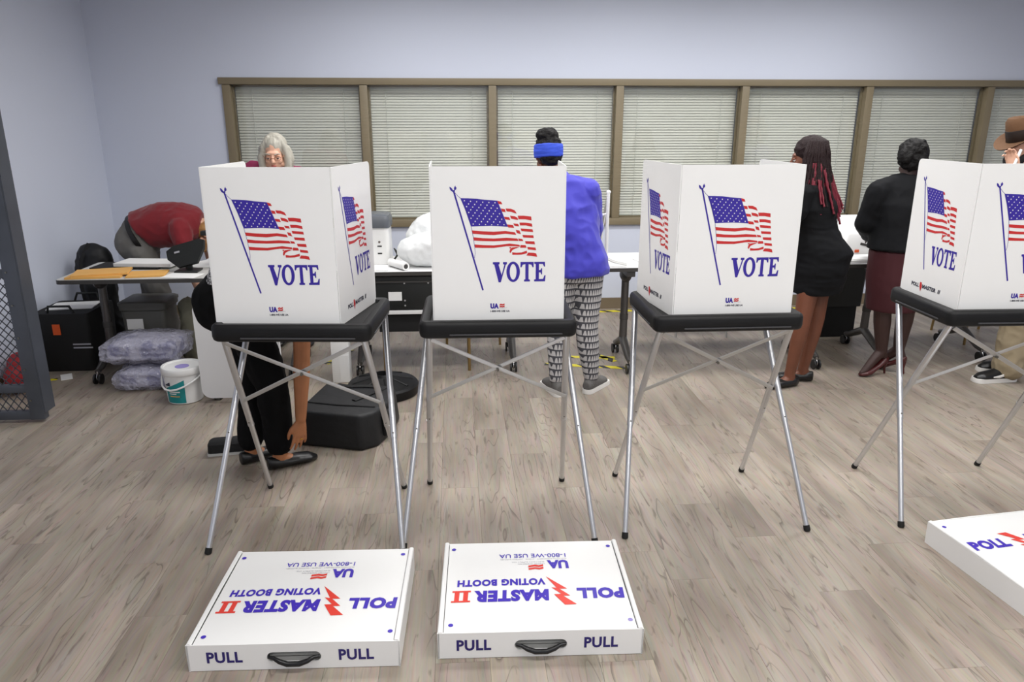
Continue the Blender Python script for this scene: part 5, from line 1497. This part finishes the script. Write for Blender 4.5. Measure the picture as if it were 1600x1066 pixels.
dr.rings([((2.325, 4.63, 0.635), lat * 0.165, F * 0.155), ((2.335, 4.625, 0.74), lat * 0.185, F * 0.175)], 24)
dr.ell((2.365, 4.595, 0.82), (0.115, 0.15, 0.21))
for s, e, w, q in arms5: limb(dr, [s, V(s) + (V(e) - V(s)) * 0.45], [0.075, 0.066])
bobj('dress', blob(dr, 0.009, 5, 0.014, 7, (0.6, 0.6, 1.6), name='dress'), 'black_dress', t)
for h, k, a, f in legs5: shoe(t, a, f, 'shoe_black', 0.245, 0.042)

# ---------- 6: woman in a black blazer and burgundy skirt
t = person('person in a black blazer, burgundy skirt and dark red heels, hair pinned up', (2.95, 4.76, 0))
F = V((0.12, 1, 0)).normalized(); lat = V((1, -0.12, 0))
sp = [((2.945, 4.76, 0.47), lat, F, 0.15, 0.13), ((2.95, 4.76, 0.70), lat, F, 0.18, 0.155), ((2.95, 4.76, 0.88), lat, F, 0.185, 0.155), ((2.935, 4.765, 1.04), lat, F, 0.165, 0.13),
      ((2.93, 4.77, 1.18), lat, F, 0.18, 0.135), ((2.935, 4.78, 1.30), lat, F, 0.17, 0.10), ((2.945, 4.785, 1.365), lat, F, 0.07, 0.06)]
legs6 = [((2.88, 4.77, 0.78), (2.88, 4.75, 0.48), (2.925, 4.765, 0.17), (-0.95, -0.25)), ((3.03, 4.77, 0.78), (3.05, 4.75, 0.48), (3.07, 4.80, 0.17), (-0.6, 0.8))]
arms6 = [((2.755, 4.77, 1.255), (2.715, 4.82, 1.05), (2.88, 5.04, 0.93), -1), ((3.115, 4.77, 1.255), (3.17, 4.84, 1.05), (3.05, 5.05, 0.93), 1)]
body = MB(); torso(body, sp, -0.015)
for h, k, a, f in legs6:
    limb(body, *leg_chain(h, k, a, 1.0)); d = V((f[0], f[1], 0)).normalized(); a = V(a)
    body.chain([a, a + d * 0.06 - Z * 0.06, a + d * 0.13 - Z * 0.135, a + d * 0.15 - Z * 0.142], [0.037, 0.032, 0.024, 0.016]); body.cap(a - d * 0.03 - Z * 0.045, a, 0.025, 0.035)
for s, e, w, q in arms6:
    limb(body, *arm_chain(s, e, w, 1.05)); d = (V(w) - V(e)).normalized(); n = V((0, 0, 1)); n = (n - d * n.dot(d)).normalized()
    hand_parts(body, V(w) + d * 0.004, Matrix(((q * n.cross(d)).normalized(), n, d)).transposed(), q, 0.3, 0.95)
body.cap((2.945, 4.785, 1.34), (2.955, 4.79, 1.42), 0.056, 0.054)
HC = V((2.965, 4.80, 1.475)); HB = basis((0.45, 0.85, -0.2), (0, 0, 1)); P = head_parts(body, HC, HB)
bobj('body', blob(body, 0.007, 3, name='body'), 'skin_tights', t)
eyes(t, P, HB, 'skin_tights')
hr = MB(); hr.ell(P(0, -0.022, 0.03), (0.090, 0.105, 0.088), HB); hr.ell(P(0, -0.06, -0.02), (0.085, 0.06, 0.075), HB); hr.ell(P(-0.045, -0.10, -0.01), (0.045, 0.04, 0.05), HB)
bobj('hair', blob(hr, 0.006, 2, 0.014, 34, name='hair'), 'hair_black', t)
sk = MB(); torso(sk, sp[:3], 0.01)
bobj('skirt', blob(sk, 0.01, 5, 0.006, 7, name='skirt'), 'burgundy', t)
jk = MB(); torso(jk, sp[3:], 0.022)
jk.rings([((2.95, 4.76, 0.885), lat * 0.212, F * 0.182), ((2.945, 4.762, 0.97), lat * 0.195, F * 0.168), ((2.935, 4.765, 1.06), lat * 0.182, F * 0.15)], 24)
for s, e, w, q in arms6: limb(jk, [s, e, V(e) + (V(w) - V(e)) * 0.9], [0.082, 0.066, 0.046])
limb(jk, [(2.94, 4.78, 1.315), (2.755, 4.77, 1.265)], [0.07, 0.075]); limb(jk, [(2.94, 4.78, 1.315), (3.115, 4.77, 1.265)], [0.07, 0.075])
bobj('blazer', blob(jk, 0.009, 5, 0.012, 7, name='blazer'), 'blazer', t)
for h, k, a, f in legs6: shoe(t, a, f, 'shoe_red', 0.24, 0.04, 'pump')

# ---------- 7: man in a brown hat at the right picture edge
t = person('person in a brown hat, black face mask and khaki trousers at the right edge', (3.72, 4.62, 0))
F = V((-1, -0.05, 0)).normalized(); lat = V((0.05, -1, 0))
sp = [((3.76, 4.64, 0.80), lat, F, 0.13, 0.11), ((3.76, 4.64, 0.93), lat, F, 0.175, 0.14), ((3.75, 4.64, 1.06), lat, F, 0.165, 0.13),
      ((3.72, 4.64, 1.20), lat, F - Z * 0.2, 0.19, 0.135), ((3.67, 4.64, 1.33), lat, F - Z * 0.3, 0.18, 0.105), ((3.64, 4.64, 1.39), lat, F - Z * 0.3, 0.075, 0.065)]
legs7 = [((3.75, 4.55, 0.86), (3.72, 4.56, 0.48), (3.72, 4.57, 0.10), (-1, -0.03)), ((3.78, 4.73, 0.86), (3.86, 4.74, 0.48), (3.90, 4.76, 0.10), (-1, 0.1))]
arms7 = [((3.66, 4.455, 1.31), (3.55, 4.36, 1.08), (3.435, 4.49, 1.395), -1), ((3.66, 4.825, 1.31), (3.60, 4.92, 1.06), (3.42, 4.90, 0.92), 1)]
body = MB(); torso(body, sp, -0.012)
for h, k, a, f in legs7: limb(body, *leg_chain(h, k, a)); foot_parts(body, a, f)
for s, e, w, q in arms7:
    limb(body, *arm_chain(s, e, w, 1.08))
d = V((-0.12, 0.25, 0.95)).normalized(); n = V((0.9, 0.3, 0)); n = (n - d * n.dot(d)).normalized()
hand_parts(body, V(arms7[0][2]) + d * 0.004, Matrix((n.cross(d).normalized(), n, d)).transposed(), -1, 0.75, 1.0)
d = (V(arms7[1][2]) - V(arms7[1][1])).normalized(); n = V((0, 0, 1)); n = (n - d * n.dot(d)).normalized()
hand_parts(body, V(arms7[1][2]) + d * 0.004, Matrix((n.cross(d).normalized(), n, d)).transposed(), 1, 0.3, 1.0)
body.cap((3.64, 4.64, 1.37), (3.61, 4.64, 1.46), 0.062, 0.058)
HC = V((3.585, 4.64, 1.535)); HB = basis((-1, -0.05, -0.22), (0, 0, 1)); P = head_parts(body, HC, HB)
bobj('body', blob(body, 0.0065, 3, name='body'), 'skin_fair', t)
eyes(t, P, HB, 'skin_fair')
hr = MB(); hr.ell(P(0, -0.04, 0.0), (0.083, 0.085, 0.10), HB)
bobj('hair', blob(hr, 0.008, 3, 0.008, 30, name='hair'), 'hair_black', t)
mk = MB(); mk.ell(P(0, 0.058, -0.058), (0.066, 0.064, 0.056), HB); mk.ell(P(0, 0.025, -0.05), (0.078, 0.06, 0.05), HB)
bobj('face_mask', blob(mk, 0.007, 3, name='face_mask'), 'mask_black', t)
ht = MB(); HT = P(0, -0.01, 0.055); rg = []
Bt = HB @ Euler((R(-6), 0, 0)).to_matrix()
def hp_(x, y, z): return HT + Bt @ V((x, y, z))
# brim: sweeping up at the sides, down in front
N = 40; rings = []
for rr, zz in ((0.088, 0.006), (0.12, 0.0), (0.155, -0.002), (0.16, 0.004), (0.155, 0.006), (0.12, 0.007), (0.09, 0.014)):
    rings.append([hp_(rr * 0.93 * cos(2 * pi * k / N), rr * 1.08 * sin(2 * pi * k / N), zz + (rr - 0.088) * (0.55 * cos(2 * pi * k / N) ** 2 - 0.18 * max(0, sin(2 * pi * k / N)))) for k in range(N)])
brm = obj('hat_brim', MB().loft(rings, cap=False, closed=True), 'hat_brown', t, 60)
rings = []
for rr, zz, dent in ((0.090, 0.004, 0), (0.090, 0.03, 0), (0.088, 0.085, 0), (0.083, 0.125, 0.0), (0.068, 0.148, 0.004), (0.04, 0.144, 0.012), (0.012, 0.134, 0.016)):
    rings.append([hp_(rr * 0.96 * cos(2 * pi * k / N), rr * 1.12 * sin(2 * pi * k / N), zz - dent * abs(sin(2 * pi * k / N)) + (0.012 * sin(2 * pi * k / N) if zz > 0.1 else 0)) for k in range(N)])
cr = obj('hat_crown', MB().loft(rings), 'hat_brown', t, 60)
rings = [[hp_(rr * 0.96 * cos(2 * pi * k / N), rr * 1.12 * sin(2 * pi * k / N), zz) for k in range(N)] for rr, zz in ((0.090, 0.010), (0.0925, 0.012), (0.0905, 0.082), (0.086, 0.084))]
obj('hat_band', MB().loft(rings, cap=False), 'hat_band', cr, 60)
sh = MB(); torso(sh, sp[1:], 0.02)
for s, e, w, q in arms7: limb(sh, [s, e, V(e) + (V(w) - V(e)) * 0.8], [0.085, 0.066, 0.05])
sh.rings([((3.65, 4.64, 1.37), lat * 0.085, F * 0.08), ((3.63, 4.64, 1.425), lat * 0.075, F * 0.072)], 20)
bobj('shirt', blob(sh, 0.01, 5, 0.016, 7, name='shirt'), 'purple_shirt', t)
tr = MB(); torso(tr, sp[:2], 0.012)
for h, k, a, f in legs7: limb(tr, [h, k, V(a) + Z * 0.0], [0.115, 0.10, 0.092])
bobj('trousers', blob(tr, 0.009, 5, 0.02, 8, name='trousers'), 'khaki', t)
for k, (h, kk, a, f) in enumerate(legs7):
    s_ = shoe(t, (a[0] + 0.0, a[1], a[2]), f, 'shoe_black', 0.29, 0.05, 'sneaker')
    pts = [V((a[0] - 0.00, a[1] - 0.050, 0.055)), V((a[0] - 0.05, a[1] - 0.0535, 0.062)), V((a[0] - 0.09, a[1] - 0.054, 0.048)), V((a[0] - 0.13, a[1] - 0.0525, 0.045))]
    obj('white_stripe', MB().path(pts, [0.006, 0.011, 0.010, 0.004], 8, flat=((0, 1, 0), 0.3)), 'sole_white', s_)
# slim white rod in his raised hand
tag(base_origin(obj('white_rod', MB().path([(3.36, 4.42, 1.40), (3.405, 4.45, 1.455), (3.455, 4.485, 1.535)], 0.0085, 10), 'white_plastic')), 'slim white rod held up in front of the hat wearer\'s face', 'rod')
